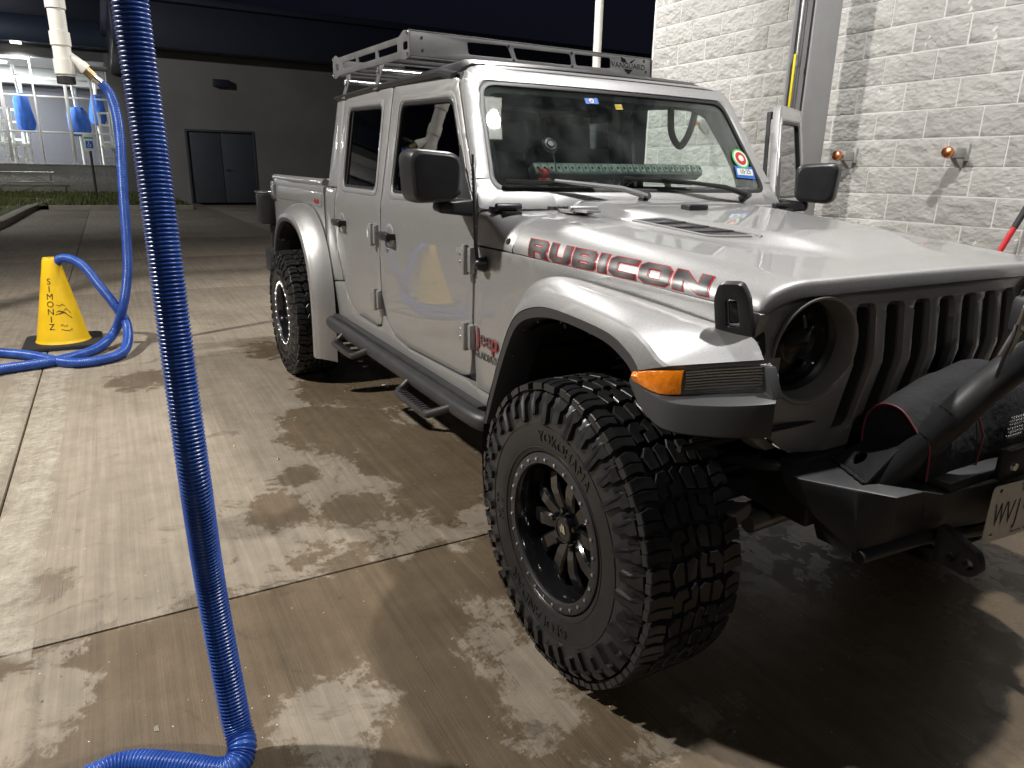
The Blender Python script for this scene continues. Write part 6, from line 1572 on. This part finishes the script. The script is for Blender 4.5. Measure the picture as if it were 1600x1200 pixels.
    add_lathe(bm, [(.402, .128), (.4035, .1335), (.406, .1335), (.408, .126)], seg=96)
    bmesh.ops.recalc_face_normals(bm, faces=bm.faces)
    me = bpy.data.meshes.new('tyre'); bm.to_mesh(me); bm.free(); me.materials.append(RUB); me.shade_smooth(); me.set_sharp_from_angle(angle=R(32)); return me
def mesh_of(bm, m, sharp=35, nm='m'):
    bmesh.ops.recalc_face_normals(bm, faces=bm.faces); me = bpy.data.meshes.new(nm); bm.to_mesh(me); bm.free(); me.materials.append(m); me.shade_smooth(); me.set_sharp_from_angle(angle=R(sharp)); return me
TIRE = tire_bm()
def arc_text(s, r_, a_start, h, ext, cond=1.):
    """raised word running clockwise seen from outside, letter tops outwards; a_start = centre angle"""
    bm = text_bm(s, h*1.38, ext, 1.06)
    xs = [v.co.x for v in bm.verts]
    for c in frange(min(xs), max(xs), .012): bmesh.ops.bisect_plane(bm, geom=bm.verts[:]+bm.edges[:]+bm.faces[:], dist=1e-5, plane_co=(c, 0, 0), plane_no=(1, 0, 0))
    for v in bm.verts:
        a = a_start-v.co.x*cond/r_; rr_ = r_+v.co.y; w = interp(rr_, [.236, .27, .32, .365], [.148, .157, .158, .153])
        v.co = Vector((rr_*math.cos(a), rr_*math.sin(a), w+v.co.z+ext*.5))
    return bm
def rim_bms():
    out = {}
    bm = bmesh.new()      # barrel and dish
    add_lathe(bm, [(.212, -.11), (.212, .05), (.207, .10), (.200, .135), (.196, .142), (.192, .135), (.189, .10), (.178, .02), (.172, -.02), (.172, -.10)], seg=72)
    # spokes: broad, dished towards the barrel
    for k in range(10):
        a = 2*math.pi*k/10+.2
        def P(r_, w_, z): return Vector((r_*math.cos(a)-w_*math.sin(a), r_*math.sin(a)+w_*math.cos(a), z))
        st_ = [(.045, .016, .088), (.080, .022, .100), (.12, .023, .106), (.155, .025, .100), (.178, .030, .090), (.190, .038, .076)]
        T_ = [[P(r_, -w_, z-.006), P(r_, -w_*.72, z), P(r_, w_*.72, z), P(r_, w_, z-.006), P(r_, w_*.9, z-.035), P(r_, -w_*.9, z-.035)] for r_, w_, z in st_]
        add_grid(bm, T_, closed_v=True)
    bmesh.ops.remove_doubles(bm, verts=bm.verts, dist=1e-6)
    out['rim'] = mesh_of(bm, GLOSS, 30, 'rim')
    bm = bmesh.new(); add_lathe(bm, [(0, .082), (.058, .082), (.072, .076), (.078, .06), (.078, .03)], seg=40)
    out['hub'] = mesh_of(bm, GLOSS, 35, 'hub')
    bm = bmesh.new(); add_lathe(bm, [(.196, .132), (.196, .146), (.199, .1505), (.222, .1505), (.2265, .148), (.2285, .142), (.2285, .130)], seg=80)
    out['ring'] = mesh_of(bm, BLKG, 35, 'ring')
    bm = bmesh.new(); add_lathe(bm, [(0, .0045), (.0042, .0045), (.0052, .003), (.0052, 0)], seg=8); out['bolt'] = mesh_of(bm, CHR, 30, 'bolt')
    bm = bmesh.new(); add_lathe(bm, [(0, .030), (.006, .030), (.0095, .024), (.011, .0), (.011, -.01)], seg=8); out['nut'] = mesh_of(bm, mat('dark_nut', (.12, .12, .12), .2, 1.), 30, 'nut')
    bm = bmesh.new(); add_lathe(bm, [(.040, .078), (.040, .104), (.037, .108), (.033, .108), (.031, .105), (0, .105)], seg=36); out['cap'] = mesh_of(bm, GLOSS, 35, 'cap')
    bm = bmesh.new()
    for (x0, y0, x1, y1) in ((-.012, .004, .013, .010), (-.016, -.003, .009, .002), (-.009, -.012, .006, -.007)): add_box(bm, ((x0+x1)/2, (y0+y1)/2, .1065), (x1-x0, y1-y0, .002))
    out['emblem'] = mesh_of(bm, mat('emblem_cream', (.55, .52, .38), .35, .5), 35, 'emblem')
    return out
RM = rim_bms()
words = [mesh_of(arc_text('YOKOHAMA', .277, R(76), .032, .0022, 1.0), RUBW, 30, 'word'), mesh_of(arc_text('GEOLANDAR', .276, R(-98), .033, .0022, 1.12), RUBW, 30, 'word'), mesh_of(arc_text('M/T', .276, R(-172), .032, .0022, 1.1), RUBW, 30, 'word')]
def side_shell():
    bm = bmesh.new(); add_lathe(bm, [(.232, .1462), (.25, .1535), (.27, .1574), (.30, .1584), (.312, .1583)], seg=96); return mesh_of(bm, RUBW, 60, 'sidewall')
SHELL = side_shell()
def wheel(cx, cy, side, spin, nm):
    M_ = Matrix.Translation((cx, cy, .4295)) @ Matrix(((1, 0, 0, 0), (0, 0, -1 if side < 0 else 1, 0), (0, 1 if side < 0 else -1, 0, 0), (0, 0, 0, 1)))
    if side > 0: M_ = M_
    S_ = Matrix.Rotation(spin, 4, 'Z')
    def add(me, name, par, L=Matrix.Identity(4), sp=True):
        o = bpy.data.objects.new(name, me); COL.objects.link(o); o.parent = par
        W_ = M_ @ (S_ if sp else Matrix.Identity(4)) @ L
        o.matrix_parent_inverse = par.matrix_world.inverted() if par is truck else WH[0].inverted(); o.matrix_basis = W_; return o
    WH = [M_ @ S_]
    w = add(RM['rim'], nm, truck)
    add(TIRE, 'tyre', w); add(SHELL, 'sidewall', w); add(RM['hub'], 'hub', w); add(RM['ring'], 'beadlock_ring', w); add(RM['cap'], 'hub_cap', w); add(RM['emblem'], 'emblem', w, Matrix.Rotation(R(-65), 4, 'Z'))
    for k in range(28):
        a = 2*math.pi*k/28; add(RM['bolt'], 'ring_bolt', w, Matrix.Translation((.2115*math.cos(a), .2115*math.sin(a), .1505)))
    for k in range(5):
        a = 2*math.pi*k/5+.5; add(RM['nut'], 'lug_nut', w, Matrix.Translation((.058*math.cos(a), .058*math.sin(a), .079)))
    for me in words: add(me, 'tyre_lettering', w, Matrix.Rotation(-spin, 4, 'Z'))
for cx in (0, -3.487):
    for side in (-1, 1): wheel(cx, side*(.978-.152), side, .13+.4*(cx < -1)+.2*side, 'wheel')

# ---- roof rack
RK = mat('rack_black', (.12, .12, .122), .52, .1, bump=(300, .1, .001), var=(6, .2, 6))
rack = empty('roof_rack', (-2.33, 0, 1.85)); rack.parent = truck; rack.matrix_parent_inverse = truck.matrix_world.inverted(); bpy.context.view_layer.update()
XR, XB, RY = -1.725, -2.95, .685
def zlo(x): return lerp(1.872, 1.90, (x-XR)/(XB-XR))
HT = .118
def front_px(q): p = onX(q, XR); return (p.y, p.z)
z0, z1 = zlo(XR), zlo(XR)+HT
wins = []
for P in ([(731, 65), (794, 71), (801, 92), (733, 85)], [(803, 74), (892, 84), (894, 102), (808, 93)], [(899, 84), (955, 90), (955, 107), (901, 102)]): wins.append(rounded([front_px(q) for q in P], .012, 3))
def fmap(u, v): return (XR-.10*(v-z0), u, v), (1, 0, .1)
fp = panel('front_plate', rounded([(-RY, z0+.012), (RY, z0+.012), (RY, z1-.004), (-RY, z1)], .012, 3), wins, fmap, .004, RK, rack, bevel=.001, cu=.6, cv=.3)
box('front_edge', (XR-.03, 0, z0+.006), (.06, 2*RY, .008), RK, rack, .002); box('front_top_edge', (XR-.028, 0, z1-.001), (.035, 2*RY, .005), RK, rack, .001)
for q in ((660, 58), (661, 78), (796.5, 71.5), (803.5, 94), (895, 82), (895, 103), (1008, 95), (1010, 112)):
    u, v = front_px(q); lathe('plate_bolt', [(0, .004), (.005, .004), (.006, .002), (.006, 0)], axis_matrix(fmap(u, v)[0], (1, 0, .1)), BLKG, rack, 8)
u0, v0 = front_px((983, 103))
def vmap(x, y, z): p, _ = fmap(u0+x, v0+y); return Vector(p)+Vector((.0006+max(0, z), 0, 0))
text_on('rack_lettering', 'VANGUARD', .036, vmap, GLOSS, rack, .0003, sx=1.12)
def tri(name, P): 
    bm = bm_from([vmap(x, y, .0005) for x, y in P], [tuple(range(len(P)))]); bmesh.ops.recalc_face_normals(bm, faces=bm.faces); return finish(name, bm, GLOSS, rack, smooth=False)
tri('rack_emblem', [(-.05, .042), (-.02, .030), (-.012, .017), (-.045, .017)]); tri('rack_emblem', [(.05, .040), (.015, .024), (.008, .017), (.022, .017)]); tri('rack_emblem', [(-.03, -.016), (.03, -.016), (.0, -.042)])
def rside(s):
    def m_(x, z): return (x, -RY-.004, z), (0, -1, 0)
    def zz(x, f): return zlo(x)+HT*f
    hs = []
    for a, b_ in ((XR-.02, XR-.075), (XR-.15, XR-.42), (XR-.46, XR-.74), (XR-.78, XR-1.02), (XR-1.11, XR-1.17)): hs.append(rounded([(a, zz(a, .34)), (b_, zz(b_, .34)), (b_, zz(b_, .62)), (a, zz(a, .62))], .008, 2))
    o = [(XR+.004, zz(XR, .06)), (XR-.06, zz(XR, 0)), (XR-.12, zz(XR, .08)), (XB+.12, zz(XB, .08)), (XB+.06, zz(XB, -.02)), (XB, zz(XB, .06)), (XB, zz(XB, .94)), (XB+.05, zz(XB, 1.04)), (XB+.11, zz(XB, .88)), (XR-.13, zz(XR, .88)), (XR-.07, zz(XR, 1.05)), (XR+.002, zz(XR, .96))]
    sp = panel('side_rail', rounded(o, .008, 2), hs, m_, .006, RK, rack, bevel=.0015, cu=.6, cv=.3)
    for x in (XR-.018, XB+.02):
        for f in (.16, .90): lathe('rail_bolt', [(0, .007), (.006, .007), (.008, .004), (.008, 0)], axis_matrix((x, -RY-.004, zz(x, f)), (0, -1, 0)), CHR, rack, 8)
    for x in (-2.13, -2.68):   # feet clamped to the drip rail
        o = [(x-.045, 1.775), (x+.02, 1.775), (x+.045, 1.87), (x+.03, 1.905), (x-.02, 1.905), (x-.015, 1.86)]
        def f_(u, v): return (u, -.712+.03*(v-1.775)/.13, v), (0, -1, .2)
        panel('rack_foot', rounded(o, .006, 2), [], f_, .006, RK, rack, bevel=.001, cu=.3, cv=.3)
        lathe('foot_bolt', [(0, .008), (.007, .008), (.008, .006), (.008, 0)], axis_matrix((x+.01, -.70, 1.85), (0, -1, 0)), CHR, rack, 6)
both(rside)
for k in range(7):
    x = XR-.09-(1.05)*k/6; box('cross_bar', (x, 0, zlo(x)+.018), (.05, 2*RY-.004, .022), RK, rack, .003)
for x in (-2.13, -2.68): tube('foot_bar', [(x, -.70, 1.862), (x, .70, 1.862)], .014, CHR, rack, 10)
box('rear_plate', (XB+.004, 0, zlo(XB)+HT*.5), (.004, 2*RY, HT*.8), RK, rack, .001)
